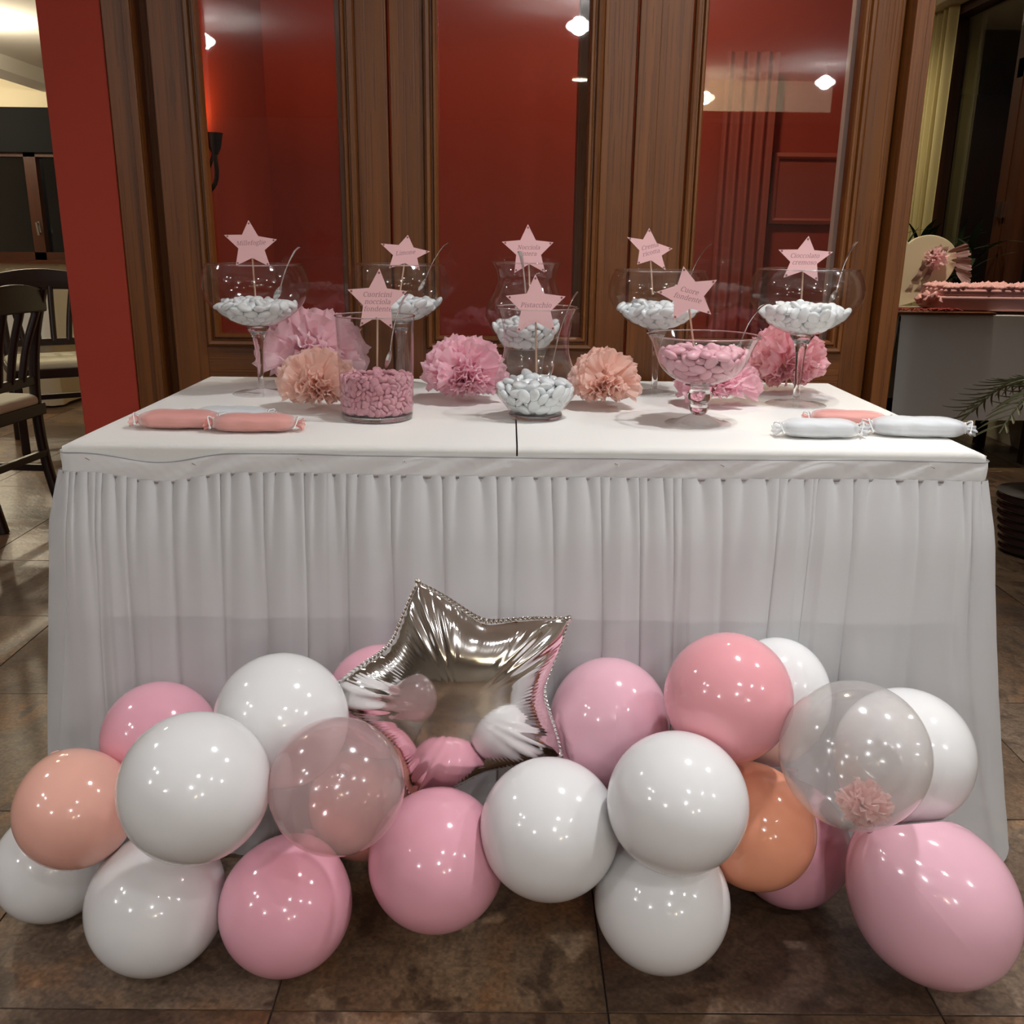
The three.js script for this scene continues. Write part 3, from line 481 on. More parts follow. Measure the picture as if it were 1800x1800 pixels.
// ================================================================== CANDY: packed by letting rigid sweets settle in their glass
function settle({ n, body, bound, prof, spawnR, y0, layer, iters = 230, step = 0.0015, core = 0 }) {
  const S = body.length, P = new Float64Array(n * 3), Q = new Float64Array(n * 4), O = new Float64Array(n * S * 3), k2 = 1 / (bound * bound * 0.3);
  for (let i = 0; i < n; i++) {
    const rad = spawnR * Math.sqrt(rnd()), a = rnd() * 6.283; P[3 * i] = Math.max(rad, core + bound) * Math.cos(a); P[3 * i + 2] = Math.max(rad, core + bound) * Math.sin(a); P[3 * i + 1] = y0 + bound + Math.floor(i / layer) * bound * 1.3 + rnd() * 0.004;
    const q = new THREE.Quaternion().setFromEuler(new THREE.Euler(rr(-0.9, 0.9) + Math.PI / 2 * 0, rr(0, 6.283), rr(-0.9, 0.9))); Q.set([q.x, q.y, q.z, q.w], 4 * i);
  }
  const segs = []; for (let k = 0; k + 1 < prof.length; k++) { const [a, b] = prof[k], [c, d] = prof[k + 1], l = Math.hypot(c - a, d - b); if (l > 1e-6) segs.push([a, b, (c - a) / l, (d - b) / l, l]); }
  const offsets = (i) => { const x = Q[4 * i], y = Q[4 * i + 1], z = Q[4 * i + 2], w = Q[4 * i + 3]; for (let s = 0; s < S; s++) { const [a, b, c] = body[s], tx = 2 * (y * c - z * b), ty = 2 * (z * a - x * c), tz = 2 * (x * b - y * a), k = (i * S + s) * 3; O[k] = a + w * tx + (y * tz - z * ty); O[k + 1] = b + w * ty + (z * tx - x * tz); O[k + 2] = c + w * tz + (x * ty - y * tx); } };
  const push = (i, ox, oy, oz, nx, ny, nz, l) => {
    P[3 * i] += nx * l; P[3 * i + 1] += ny * l; P[3 * i + 2] += nz * l;
    const ax = (oy * nz - oz * ny) * k2 * l, ay = (oz * nx - ox * nz) * k2 * l, az = (ox * ny - oy * nx) * k2 * l, x = Q[4 * i], y = Q[4 * i + 1], z = Q[4 * i + 2], w = Q[4 * i + 3];
    let X = x + 0.5 * (ax * w + ay * z - az * y), Y = y + 0.5 * (ay * w + az * x - ax * z), Z = z + 0.5 * (az * w + ax * y - ay * x), W = w - 0.5 * (ax * x + ay * y + az * z); const m = 1 / Math.hypot(X, Y, Z, W);
    Q[4 * i] = X * m; Q[4 * i + 1] = Y * m; Q[4 * i + 2] = Z * m; Q[4 * i + 3] = W * m;
  };
  const wgt = (ox, oy, oz, nx, ny, nz) => { const a = oy * nz - oz * ny, b = oz * nx - ox * nz, c = ox * ny - oy * nx; return 1 + (a * a + b * b + c * c) * k2; };
  const cell = bound * 2.05;
  for (let it = 0; it < iters + 30; it++) {
    if (it < iters) for (let i = 0; i < n; i++) { P[3 * i + 1] -= step * (it > iters * 0.8 ? 0.4 : 1); if (it < iters * 0.6) { P[3 * i] += rr(-1, 1) * 0.0003; P[3 * i + 2] += rr(-1, 1) * 0.0003; } }
    const H = new Map(); for (let i = 0; i < n; i++) { const k = Math.floor(P[3 * i] / cell) * 73856093 ^ Math.floor(P[3 * i + 1] / cell) * 19349663 ^ Math.floor(P[3 * i + 2] / cell) * 83492791; let a = H.get(k); if (!a) H.set(k, a = []); a.push(i); }
    const pairs = []; for (let i = 0; i < n; i++) { const cx = Math.floor(P[3 * i] / cell), cy = Math.floor(P[3 * i + 1] / cell), cz = Math.floor(P[3 * i + 2] / cell); for (let a = -1; a <= 1; a++) for (let b = -1; b <= 1; b++) for (let c = -1; c <= 1; c++) { const l = H.get((cx + a) * 73856093 ^ (cy + b) * 19349663 ^ (cz + c) * 83492791); if (l) for (const j of l) if (j > i) { const dx = P[3 * i] - P[3 * j], dy = P[3 * i + 1] - P[3 * j + 1], dz = P[3 * i + 2] - P[3 * j + 2]; if (dx * dx + dy * dy + dz * dz < 4.2 * bound * bound) pairs.push(i, j); } } }
    for (let pass = 0; pass < 2; pass++) {
      for (let i = 0; i < n; i++) offsets(i);
      for (let m = 0; m < pairs.length; m += 2) {
        const i = pairs[m], j = pairs[m + 1];
        for (let s = 0; s < S; s++) for (let q = 0; q < S; q++) {
          const a = (i * S + s) * 3, b = (j * S + q) * 3, R = body[s][3] + body[q][3];
          let dx = P[3 * i] + O[a] - P[3 * j] - O[b], dy = P[3 * i + 1] + O[a + 1] - P[3 * j + 1] - O[b + 1], dz = P[3 * i + 2] + O[a + 2] - P[3 * j + 2] - O[b + 2]; const d2 = dx * dx + dy * dy + dz * dz;
          if (d2 < R * R && d2 > 1e-12) { const d = Math.sqrt(d2); dx /= d; dy /= d; dz /= d; const w1 = wgt(O[a], O[a + 1], O[a + 2], dx, dy, dz), w2 = wgt(O[b], O[b + 1], O[b + 2], dx, dy, dz), l = (R - d) / (w1 + w2) * 0.9; push(i, O[a], O[a + 1], O[a + 2], dx, dy, dz, l); push(j, O[b], O[b + 1], O[b + 2], -dx, -dy, -dz, l); }
        }
      }
      for (let i = 0; i < n; i++) for (let s = 0; s < S; s++) {
        const a = (i * S + s) * 3, x = P[3 * i] + O[a], y = P[3 * i + 1] + O[a + 1], z = P[3 * i + 2] + O[a + 2], rad = Math.hypot(x, z), r = body[s][3] + 0.0008;
        let best = 1e9, bn = null; for (const [sr, sh, dr, dh, l] of segs) { const t = Math.max(0, Math.min(l, (rad - sr) * dr + (y - sh) * dh)), ex = rad - sr - dr * t, ey = y - sh - dh * t, d = Math.hypot(ex, ey); if (d < best - 1e-9) { best = d; bn = [-dh, dr, ex * -dh + ey * dr]; } }
        const sd = bn[2] < 0 ? -best : best;
        if (sd < r) { const c = rad > 1e-6 ? x / rad : 1, e = rad > 1e-6 ? z / rad : 0, nx = bn[0] * c, ny = bn[1], nz = bn[0] * e; push(i, O[a], O[a + 1], O[a + 2], nx, ny, nz, (r - sd) / wgt(O[a], O[a + 1], O[a + 2], nx, ny, nz)); }
        if (core && rad < core + r) { const c = x / (rad || 1), e = z / (rad || 1); push(i, O[a], O[a + 1], O[a + 2], c, 0, e, (core + r - rad) / wgt(O[a], O[a + 1], O[a + 2], c, 0, e)); }
      }
    }
  }
  const out = []; for (let i = 0; i < n; i++) out.push([V(P[3 * i], P[3 * i + 1], P[3 * i + 2]), new THREE.Quaternion(Q[4 * i], Q[4 * i + 1], Q[4 * i + 2], Q[4 * i + 3])]);
  return out;
}
// sugared almonds: flat ovals; hearts: small flat puffed hearts
const AL = [0.0163, 0.0069, 0.0118];
const almondBody = [[0, 0, 0, 0.0072], [0.0092, 0, 0, 0.0064], [-0.0092, 0, 0, 0.0064], [0, 0, 0.0052, 0.0066], [0, 0, -0.0052, 0.0066]];
const almondGeos = [0, 1, 2].map((k) => { const g = new THREE.SphereGeometry(1, 20, 12), p = g.attributes.position; for (let i = 0; i < p.count; i++) { const x = p.getX(i), y = p.getY(i), z = p.getZ(i), e = 1 + 0.10 * x * (k - 0.4), m = 1 + 0.03 * Math.sin(5 * x + 3 * z + k); p.setXYZ(i, x * AL[0] * (1 + 0.03 * k - 0.03), Math.sign(y) * Math.pow(Math.abs(y), 0.92) * AL[1] * m, z * AL[2] * e); } g.computeVertexNormals(); return g; });
const heartBody = [[0, 0, 0.0005, 0.0045], [0.0042, 0, -0.0022, 0.0042], [-0.0042, 0, -0.0022, 0.0042], [0, 0, 0.0055, 0.0034]];
const heartGeo = (() => { const g = new THREE.SphereGeometry(1, 22, 10), p = g.attributes.position; for (let i = 0; i < p.count; i++) { const x = p.getX(i), y = p.getY(i), z = p.getZ(i), th = Math.atan2(x, z), rad = Math.hypot(x, z); const R = 0.0091 * (0.86 + 0.16 * Math.pow(Math.abs(Math.sin(th)), 1.2) - 0.30 * Math.pow(Math.max(0, -Math.cos(th)), 7) + 0.20 * Math.pow(Math.max(0, Math.cos(th)), 3)); p.setXYZ(i, rad * R * Math.sin(th), y * 0.0044, rad * R * Math.cos(th)); } g.computeVertexNormals(); return g; })();

// ------------------------------------------------------------------ glass vessels
const GOBLET = smoothPts([[0.004, 0.150], [0.022, 0.151], [0.045, 0.157], [0.070, 0.170], [0.094, 0.190], [0.110, 0.212], [0.1175, 0.232], [0.116, 0.254], [0.110, 0.272], [0.103, 0.285]], 5);
function rimOf(r, y) { return new THREE.TorusGeometry(r, 0.0014, 8, 72).rotateX(Math.PI / 2).translate(0, y, 0); }
const gobletGeos = {
  bowl: lathe(GOBLET, 80), rim: rimOf(0.103, 0.285),
  stem: lathe(smoothPts([[0.0085, 0.012], [0.0068, 0.03], [0.0075, 0.07], [0.0105, 0.11], [0.0155, 0.132], [0.024, 0.146], [0.026, 0.1495]], 4).concat([[0.0, 0.1495]]), 32),
  foot: lathe(smoothPts([[0.0, 0.013], [0.0085, 0.0125], [0.02, 0.009], [0.04, 0.0055], [0.060, 0.003], [0.0645, 0.0012]], 4), 64),
};
function goblet(x, z, s, label) {
  const t = thing('glass_goblet', label, 'goblet', [x, TH + 0.0008, z], 0, 'tall stemmed candy goblets'); t.scale.setScalar(s);
  part('bowl', gobletGeos.bowl, M.glassWall, t); part('rim', gobletGeos.rim, M.glassSolid, t); part('stem', gobletGeos.stem, M.glassSolid, t); part('foot', gobletGeos.foot, M.glassWall, t);
  return t;
}
const VESSELS = [];
goblet(-0.592, -0.135, 1.0, 'tall stemmed glass goblet of white almonds at the chair end'); VESSELS.push(['g1', -0.592, -0.135, 1]);
goblet(-0.288, -0.275, 1.0, 'tall stemmed glass goblet standing behind the vase of hearts'); VESSELS.push(['g2', -0.288, -0.275, 1]);
goblet(0.311, -0.196, 0.985, 'tall stemmed glass goblet standing behind the pedestal bowl'); VESSELS.push(['g6', 0.311, -0.196, 0.985]);
goblet(0.606, -0.067, 1.02, 'tall stemmed glass goblet of white almonds nearest the favour bags on the cake side'); VESSELS.push(['g8', 0.606, -0.067, 1.02]);
{ // straight cylinder of hearts
  const t = thing('glass_vase', 'straight clear cylinder vase filled with mauve candy hearts', 'vase', [-0.291, TH + 0.0008, 0.147]);
  part('glass_wall', lathe([[0.0705, 0.004], [0.0715, 0.012], [0.0725, 0.06], [0.0735, 0.12], [0.0750, 0.175], [0.0765, 0.200]], 80), M.glassWall, t);
  part('rim', rimOf(0.0765, 0.2), M.glassSolid, t);
  part('base', lathe([[0, 0.0005], [0.066, 0.0005], [0.0695, 0.003], [0.0700, 0.010], [0.067, 0.0125], [0, 0.0115]], 64), M.glassSolid, t);
}
{ // flared vase in front
  const t = thing('glass_vase', 'flared clear vase with a round belly of white almonds in front', 'vase', [0.024, TH + 0.0008, 0.127]);
  part('glass_wall', lathe(smoothPts([[0.053, 0.006], [0.054, 0.014], [0.062, 0.026], [0.077, 0.046], [0.0825, 0.068], [0.079, 0.090], [0.070, 0.112], [0.0645, 0.135], [0.0645, 0.160], [0.0700, 0.195], [0.0795, 0.218]], 6), 80), M.glassWall, t);
  part('rim', rimOf(0.0795, 0.218), M.glassSolid, t);
  part('base', lathe([[0, 0.0005], [0.050, 0.0005], [0.0535, 0.003], [0.0535, 0.010], [0.050, 0.012], [0, 0.010]], 64), M.glassSolid, t);
}
{ // waisted vase behind
  const t = thing('glass_vase', 'waisted clear vase of white almonds standing behind the flared one', 'vase', [0.008, TH + 0.0008, -0.200]);
  part('glass_wall', lathe(smoothPts([[0.004, 0.100], [0.040, 0.101], [0.054, 0.106], [0.070, 0.130], [0.086, 0.156], [0.0930, 0.180], [0.088, 0.205], [0.074, 0.232], [0.066, 0.254], [0.069, 0.274], [0.0790, 0.294]], 6), 80), M.glassWall, t);
  part('rim', rimOf(0.079, 0.294), M.glassSolid, t);
  part('pedestal', lathe(smoothPts([[0.054, 0.104], [0.048, 0.085], [0.044, 0.05], [0.047, 0.02], [0.058, 0.002]], 6), 64), M.glassWall, t);
}
{ // pedestal bowl
  const t = thing('glass_bowl', 'footed clear glass bowl of pink almonds with a knobbed stem', 'bowl', [0.344, TH + 0.0008, 0.169]);
  part('bowl', lathe(smoothPts([[0.003, 0.078], [0.018, 0.0785], [0.038, 0.082], [0.062, 0.094], [0.080, 0.112], [0.0895, 0.132], [0.0965, 0.152], [0.1075, 0.172]], 6), 80), M.glassWall, t);
  part('rim', rimOf(0.1075, 0.172), M.glassSolid, t);
  part('stem', lathe(smoothPts([[0.012, 0.018], [0.0165, 0.024], [0.020, 0.032], [0.0165, 0.0385], [0.0175, 0.042], [0.0245, 0.052], [0.0245, 0.060], [0.018, 0.068], [0.020, 0.074], [0.030, 0.0765]], 5).concat([[0, 0.0765]]), 14), M.glassSolid, t);
  part('foot', lathe(smoothPts([[0.0, 0.020], [0.014, 0.019], [0.030, 0.012], [0.048, 0.0055], [0.062, 0.0025], [0.0650, 0.001]], 5), 64), M.glassWall, t);
}
// ------------------------------------------------------------------ fill them
{
  const eye = camera.position, jobs = [];
  const goby = GOBLET.map(([r, h]) => [Math.max(0, r - 0.0012), h + 0.001]);
  const tall = (p) => p.concat([[p[p.length - 1][0], 1.2]]);
  const closed = (p) => [[0, p[0][1]], ...p];
  for (const [k, x, z, s] of VESSELS) jobs.push({ kind: 'almond', at: [x, TH + 0.0008, z], s, heap: k === 'g8' ? 0.35 : 0, args: { n: { g1: 128, g2: 132, g6: 138, g8: 150 }[k], body: almondBody, bound: 0.0165, prof: tall(closed(goby)), spawnR: 0.075, y0: 0.17, layer: 14 }, label: { g1: 'white sugared almond in the goblet at the chair end', g2: 'white sugared almond in the goblet behind the heart vase', g6: 'white sugared almond in the goblet behind the pedestal bowl', g8: 'white sugared almond in the goblet nearest the favour bags' }[k] });
  jobs.push({ kind: 'almond', at: [0.024, TH + 0.0008, 0.127], s: 1, args: { n: 128, body: almondBody, bound: 0.0165, prof: tall([[0, 0.0125], [0.049, 0.0125], [0.0525, 0.016], [0.0605, 0.027], [0.0755, 0.046], [0.081, 0.068], [0.0775, 0.090], [0.0685, 0.112], [0.063, 0.135], [0.063, 0.160], [0.0685, 0.195], [0.078, 0.218]]), spawnR: 0.045, y0: 0.02, layer: 9 }, label: 'white sugared almond in the flared front vase' });
  jobs.push({ kind: 'almond', at: [0.008, TH + 0.0008, -0.200], s: 1, args: { n: 122, body: almondBody, bound: 0.0165, prof: tall([[0, 0.1015], [0.040, 0.1025], [0.053, 0.108], [0.0685, 0.131], [0.0845, 0.157], [0.0915, 0.180], [0.0865, 0.205], [0.0725, 0.232], [0.0645, 0.254], [0.0675, 0.274], [0.0775, 0.294]]), spawnR: 0.045, y0: 0.11, layer: 9 }, label: 'white sugared almond in the waisted vase behind' });
  jobs.push({ kind: 'pink', at: [0.344, TH + 0.0008, 0.169], s: 1, args: { n: 150, body: almondBody, bound: 0.0165, prof: tall([[0, 0.0795], [0.018, 0.080], [0.0375, 0.0835], [0.061, 0.0955], [0.0785, 0.113], [0.088, 0.132], [0.095, 0.152], [0.106, 0.172]]), spawnR: 0.07, y0: 0.09, layer: 14 }, label: 'pink sugared almond in the footed glass bowl' });
  jobs.push({ kind: 'heart', at: [-0.291, TH + 0.0008, 0.147], s: 1, args: { n: 600, body: heartBody, bound: 0.0096, prof: tall([[0, 0.0132], [0.067, 0.0132], [0.0712, 0.016], [0.072, 0.06], [0.073, 0.12], [0.0745, 0.175], [0.076, 0.2]]), spawnR: 0.066, y0: 0.014, layer: 34, core: 0.036, iters: 200 }, label: 'mauve heart-shaped candy in the cylinder vase' });
  const all = { almond: [], pink: [], heart: [] };
  for (const j of jobs) for (const [p, q] of settle(j.args)) {
    if (p.y > 0.45) continue;
    const w = p.clone().multiplyScalar(j.s).add(V(...j.at)), c = V(...j.at).setY(w.y), toEye = eye.clone().sub(w).normalize(), out = w.clone().sub(c);
    all[j.kind].push({ w, q, s: j.s, label: j.label, front: out.dot(toEye), top: w.y, j });
  }
  const mats = { almond: M.almondWhite, pink: M.almondPink, heart: M.heart }, nm = { almond: 'sugared_almond', pink: 'pink_sugared_almond', heart: 'heart_candy' }, cat = { almond: 'candy', pink: 'candy', heart: 'candy' };
  for (const k of Object.keys(all)) {
    const tops = new Map(); for (const a of all[k]) tops.set(a.j, Math.max(tops.get(a.j) ?? 0, a.top));
    for (const a of all[k]) a.rank = a.front + Math.max(0, 0.035 - (tops.get(a.j) - a.top)) * 1.6 - a.w.distanceTo(eye) * 0.01;
    all[k].sort((a, b) => b.rank - a.rank);
    const geoOf = (i) => (k === 'heart' ? heartGeo : almondGeos[i % 3]);
    all[k].forEach((a, i) => {
      if (i >= 300) return;
      const m = single(nm[k], geoOf(i), mats[k], a.label, cat[k], a.w.toArray(), 'candies: ' + a.label); m.quaternion.copy(a.q); m.scale.setScalar(a.s);
    });
    const rest = all[k].slice(300);
    if (rest.length) {
      const im = shade(new THREE.InstancedMesh(geoOf(0), mats[k], rest.length)); im.name = nm[k] + '_heap'; im.userData = { kind: 'stuff', label: k === 'heart' ? 'mauve heart candies deeper in the cylinder vase' : 'white sugared almonds deeper in the vases and goblets', category: 'candy' };
      rest.forEach((a, i) => im.setMatrixAt(i, new THREE.Matrix4().compose(a.w, a.q, V(a.s, a.s, a.s)))); scene.add(im);
    }
  }
}

// ------------------------------------------------------------------ paper stars on sticks
function starSign(tips, z, stick, words, label, tone = [0.72, 0.42, 0.42]) {
  // tips: five corner points [x, y] in metres; the inner corners lie between them
  const c = tips.reduce((a, p) => [a[0] + p[0] / 5, a[1] + p[1] / 5], [0, 0]), pts = [];
  for (let i = 0; i < 5; i++) { const a = tips[i], b = tips[(i + 1) % 5], m = [(a[0] + b[0]) / 2 - c[0], (a[1] + b[1]) / 2 - c[1]]; pts.push([a[0] - c[0], a[1] - c[1]], [m[0] * 0.60, m[1] * 0.60]); }
  const sh = new THREE.Shape(pts.map(([x, y]) => new THREE.Vector2(x, y))), g = new THREE.ExtrudeGeometry(sh, { depth: 0.0016, bevelEnabled: false, curveSegments: 1 });
  const S = 0.16, uv = g.attributes.uv, p = g.attributes.position; for (let i = 0; i < p.count; i++) uv.setXY(i, p.getX(i) / S + 0.5, p.getY(i) / S + 0.5);
  const cv = document.createElement('canvas'); cv.width = cv.height = 320; const x = cv.getContext('2d');
  const srgb = (l) => Math.round(255 * (l <= 0.0031308 ? 12.92 * l : 1.055 * Math.pow(l, 1 / 2.4) - 0.055));
  x.fillStyle = `rgb(${tone.map(srgb).join(',')})`; x.fillRect(0, 0, 320, 320);
  x.fillStyle = 'rgba(110,66,72,0.62)'; x.textAlign = 'center'; x.font = 'italic 25px serif'; x.save(); x.translate(160, 160); x.rotate(words.tilt ?? 0); words.lines.forEach((l, i) => x.fillText(l, words.dx ?? 0, (words.dy ?? -6) + i * 27)); x.restore();
  const tex = new THREE.CanvasTexture(cv); tex.colorSpace = THREE.SRGBColorSpace;
  const t = thing('star_sign', label, 'sign', [c[0], c[1], z], 0, 'paper star signs in the candy vases');
  part('star_card', g, std({ map: tex, roughness: 0.85 }), t);
  const [sx, sy, sz] = stick, top = V(0, pts[5][1] * 0.2, -0.0022), bot = V(sx - c[0], sy - c[1], sz - z), g2 = new THREE.CylinderGeometry(0.0019, 0.0019, top.distanceTo(bot), 8); g2.rotateX(Math.PI / 2); const s = part('stick', g2, M.stick, t); s.position.copy(top.clone().add(bot).multiplyScalar(0.5)); s.lookAt(bot.clone().applyMatrix4(t.matrixWorld.makeTranslation(c[0], c[1], z)));
  for (let i = 0; i < 5; i++) part('brad', new THREE.CylinderGeometry(0.0022, 0.0022, 0.0008, 8).rotateX(Math.PI / 2), std({ color: lin(0.24, 0.11, 0.12), roughness: 0.6 }), t, pts[2 * i][0] * 0.87, pts[2 * i][1] * 0.87, 0.0018);
  return t;
}
starSign([[-0.5883, 1.1378], [-0.5299, 1.0989], [-0.5479, 1.042], [-0.6214, 1.0435], [-0.6426, 1.1069]], -0.1, [-0.589, 0.9792, -0.12], { lines: ['Millefoglie'], tilt: -0.05, dy: -2 }, 'pink paper star marked Millefoglie above the goblet at the chair end', [0.82, 0.50, 0.51]);
starSign([[-0.2648, 1.1119], [-0.2144, 1.076], [-0.2386, 1.0338], [-0.3097, 1.0368], [-0.3279, 1.0923]], -0.25, [-0.2869, 0.9812, -0.26], { lines: ['Limone'], tilt: -0.1, dy: 4 }, 'pink paper star above the goblet behind the heart vase', [0.82, 0.50, 0.51]);
starSign([[-0.2764, 1.0499], [-0.2246, 1.0087], [-0.2543, 0.9381], [-0.3163, 0.9417], [-0.3378, 1.0105]], 0.17, [-0.2885, 0.8622, 0.15], { lines: ['Cuoricini','nocciola','fondente'], dy: -16 }, 'pink paper star with three written lines over the heart vase', [0.82, 0.50, 0.51]);
starSign([[0.0088, 1.138], [0.0665, 1.0999], [0.049, 1.0345], [-0.0201, 1.0325], [-0.0488, 1.0998]], -0.18, [0.0173, 0.9571, -0.19], { lines: ['Nocciola','intera'] }, 'pink paper star over the waisted vase behind the flared one', [0.82, 0.50, 0.51]);
starSign([[0.0182, 1.0423], [0.077, 1.0016], [0.059, 0.9345], [-0.0161, 0.9315], [-0.0378, 1.0013]], 0.15, [0.0246, 0.852, 0.13], { lines: ['Pistacchio'], dy: 4 }, 'pink paper star marked Pistacchio over the flared front vase', [0.82, 0.50, 0.51]);
starSign([[0.2766, 1.1328], [0.3308, 1.0898], [0.3183, 1.0431], [0.254, 1.0546], [0.2284, 1.1129]], -0.17, [0.2933, 0.9888, -0.18], { lines: ['Crema','ricotta'], tilt: -0.25 }, 'pink paper star above the goblet behind the pedestal bowl', [0.82, 0.50, 0.51]);
starSign([[0.2927, 1.0615], [0.3572, 1.0375], [0.351, 0.9736], [0.2796, 0.9622], [0.2454, 1.0143]], 0.19, [0.327, 0.9049, 0.17], { lines: ['Cuore','fondente'], tilt: 0.22 }, 'tilted pink paper star over the bowl of pink almonds', [0.82, 0.50, 0.51]);
starSign([[0.588, 1.1194], [0.6422, 1.0882], [0.6162, 1.0291], [0.5438, 1.0352], [0.5279, 1.0914]], -0.03, [0.5923, 0.9795, -0.05], { lines: ['Cioccolato','cremoso'] }, 'folded pink paper star above the goblet near the favour bags', [0.82, 0.50, 0.51]);
// ------------------------------------------------------------------ spoons
function spoon(a, b, label, s = 1) {         // from handle end a down to bowl tip b
  const A = V(...a), B = V(...b), L = A.distanceTo(B), t = thing('spoon', label, 'spoon', a, 0, 'spoons in the candy vases');
  const hw = (v) => 0.0016 + 0.0034 * Math.pow(Math.max(0, 1 - v / 0.45), 0.8) + 0.0008 * v, HL = L - 0.036;
  const handle = grid(10, 22, (q, v) => { const an = q * 2 * Math.PI, w = hw(v), bend = 0.006 * Math.sin(v * Math.PI) + (v < 0.12 ? -0.004 * (1 - v / 0.12) : 0); return [w * Math.cos(an) * s, 0.0011 * Math.sin(an) + bend, v * HL]; });
  const bowl = grid(16, 8, (q, v) => { const an = q * 2 * Math.PI; return [0.0115 * s * v * Math.cos(an), -0.005 * (1 - v * v), HL + 0.016 + 0.019 * v * Math.sin(an)]; });
  part('handle', handle, M.steel, t); part('spoon_bowl', bowl, M.steel, t);
  t.lookAt(B.clone().sub(A).add(A)); return t;
}
spoon([-0.4821, 1.0867, -0.09], [-0.5494, 0.9692, -0.13], 'steel spoon in the goblet at the chair end');
spoon([-0.173, 1.098, -0.24], [-0.2438, 0.9851, -0.27], 'steel spoon in the goblet behind the heart vase');
spoon([-0.2279, 1.0055, 0.17], [-0.2712, 0.8597, 0.155], 'dark thin spoon in the heart vase');
spoon([-0.0083, 1.0811, -0.15], [0.0111, 0.9499, -0.2], 'steel spoon in the waisted vase');
spoon([0.0984, 1.0099, 0.12], [0.0464, 0.8375, 0.13], 'steel spoon leaning in the flared front vase');
spoon([0.4197, 1.1017, -0.2], [0.3584, 0.9865, -0.19], 'steel spoon in the goblet behind the pedestal bowl');
spoon([0.4568, 0.9957, 0.17], [0.3996, 0.8915, 0.17], 'steel spoon leaning out of the pedestal bowl');
spoon([0.7036, 1.1104, -0.08], [0.6582, 0.9737, -0.06], 'thin steel spoon in the goblet near the favour bags');
// ------------------------------------------------------------------ favour bags
function favourBag(x, z, turn, L, W, H, colour, label) {
  const t = thing('favour_bag', label, 'gift bag', [x, TH + 0.002, z], turn, 'tulle favour bags on the candy table');
  const C = colour === 'pink' ? lin(0.80, 0.33, 0.28) : lin(0.70, 0.72, 0.74);
  const pillow = (k, sd) => grid(40, 28, (u, v) => { const a = u * 2 * Math.PI, e = Math.abs(2 * v - 1), f = Math.pow(1 - Math.pow(e, 4.5), 0.5), cw = Math.cos(a), sw = Math.sin(a), p = 0.62, X = (v - 0.5) * L * k; const w = W / 2 * f * k * (1 + 0.05 * Math.sin(X * 120 + sd)), h = H / 2 * f * k * (1 + 0.06 * Math.sin(a * 5 + X * 90 + sd)); return [X, H / 2 + h * Math.sign(sw) * Math.pow(Math.abs(sw), p) * (sw < 0 ? 1 : 1), w * Math.sign(cw) * Math.pow(Math.abs(cw), p)]; });
  part('filling', pillow(0.88, 1), std({ color: C, roughness: 0.9 }), t).position.y = H * 0.012;
  part('pouch', pillow(1, 1), phy({ color: colour === 'pink' ? lin(0.82, 0.48, 0.44) : lin(0.76, 0.78, 0.80), roughness: 0.6, transparent: true, opacity: 0.5 }), t);
  for (const s of [-1, 1]) {
    if (s < 0 && colour === 'pinkflat') continue;
    part('frill', grid(36, 5, (u, v) => { const a = u * 2 * Math.PI, r = (0.18 + 0.55 * v) * (1 + 0.22 * Math.sin(a * 7 + v)) ; return [s * (L * 0.47 + v * 0.016), H * 0.42 + r * H * 0.42 * Math.sin(a) - v * H * 0.06, r * W * 0.42 * Math.cos(a)]; }), phy({ color: C, roughness: 0.7, transparent: true, opacity: 0.6 }), t);
    part('ribbon', merged([tube([[s * L * 0.475, H * 0.2, -W * 0.12], [s * L * 0.475, H * 0.75, 0], [s * L * 0.475, H * 0.2, W * 0.12]], 0.0016, 14, 6), tube([[s * L * 0.475, H * 0.7, 0], [s * (L * 0.5 + 0.004), H * 0.9, W * 0.12], [s * (L * 0.49), H * 0.3, W * 0.34]], 0.0012, 14, 6), tube([[s * L * 0.475, H * 0.7, 0], [s * (L * 0.5 + 0.010), H * 0.75, -W * 0.15], [s * (L * 0.52), H * 0.3, -W * 0.1]], 0.0012, 14, 6)]), M.satin, t);
    for (const [bx_, by, bz] of [[L * 0.49, H * 0.3, W * 0.34], [L * 0.52, H * 0.3, -W * 0.1]]) part('bead', new THREE.SphereGeometry(0.0026, 10, 8), M.satin, t, s * bx_, by, bz);
  }
  return t;
}
favourBag(-0.645, 0.265, 0.03, 0.150, 0.075, 0.030, 'pink', 'pink tulle favour bag nearest the table corner');
favourBag(-0.497, 0.292, 0.05, 0.155, 0.066, 0.030, 'pink', 'pink tulle favour bag beside the peach pompom');
favourBag(-0.575, 0.165, 0.0, 0.145, 0.060, 0.020, 'white', 'flat white tulle favour bag behind two pink bags');
favourBag(0.545, 0.290, 0.0, 0.145, 0.060, 0.032, 'white', 'white tulle favour bag next to the pedestal bowl');
favourBag(0.635, 0.185, -0.18, 0.150, 0.066, 0.030, 'pink', 'pink tulle favour bag lying behind two white bags');
favourBag(0.735, 0.270, -0.06, 0.180, 0.068, 0.034, 'white', 'long white tulle favour bag at the table corner');
// puff inside the clear balloon
{
  const t = thing('tissue_puff', 'pink tissue puff lying inside the clear balloon', 'puff', [0.482, 0.332, 0.830]);
  for (let k = 0; k < 60; k++) { const y = 1 - 2 * (k + 0.5) / 60, ph = k * 2.4, r = Math.sqrt(1 - y * y), d = V(r * Math.cos(ph), y, r * Math.sin(ph)); const p = part('petal', petalShapes[k % 6], TISSUE.puff, t); p.quaternion.setFromUnitVectors(V(0, 1, 0), d); p.rotateY(rr(0, 6)); p.scale.set(0.048, rr(0.044, 0.056) * (y < 0 ? 0.5 : 0.78), 0.048); }
}

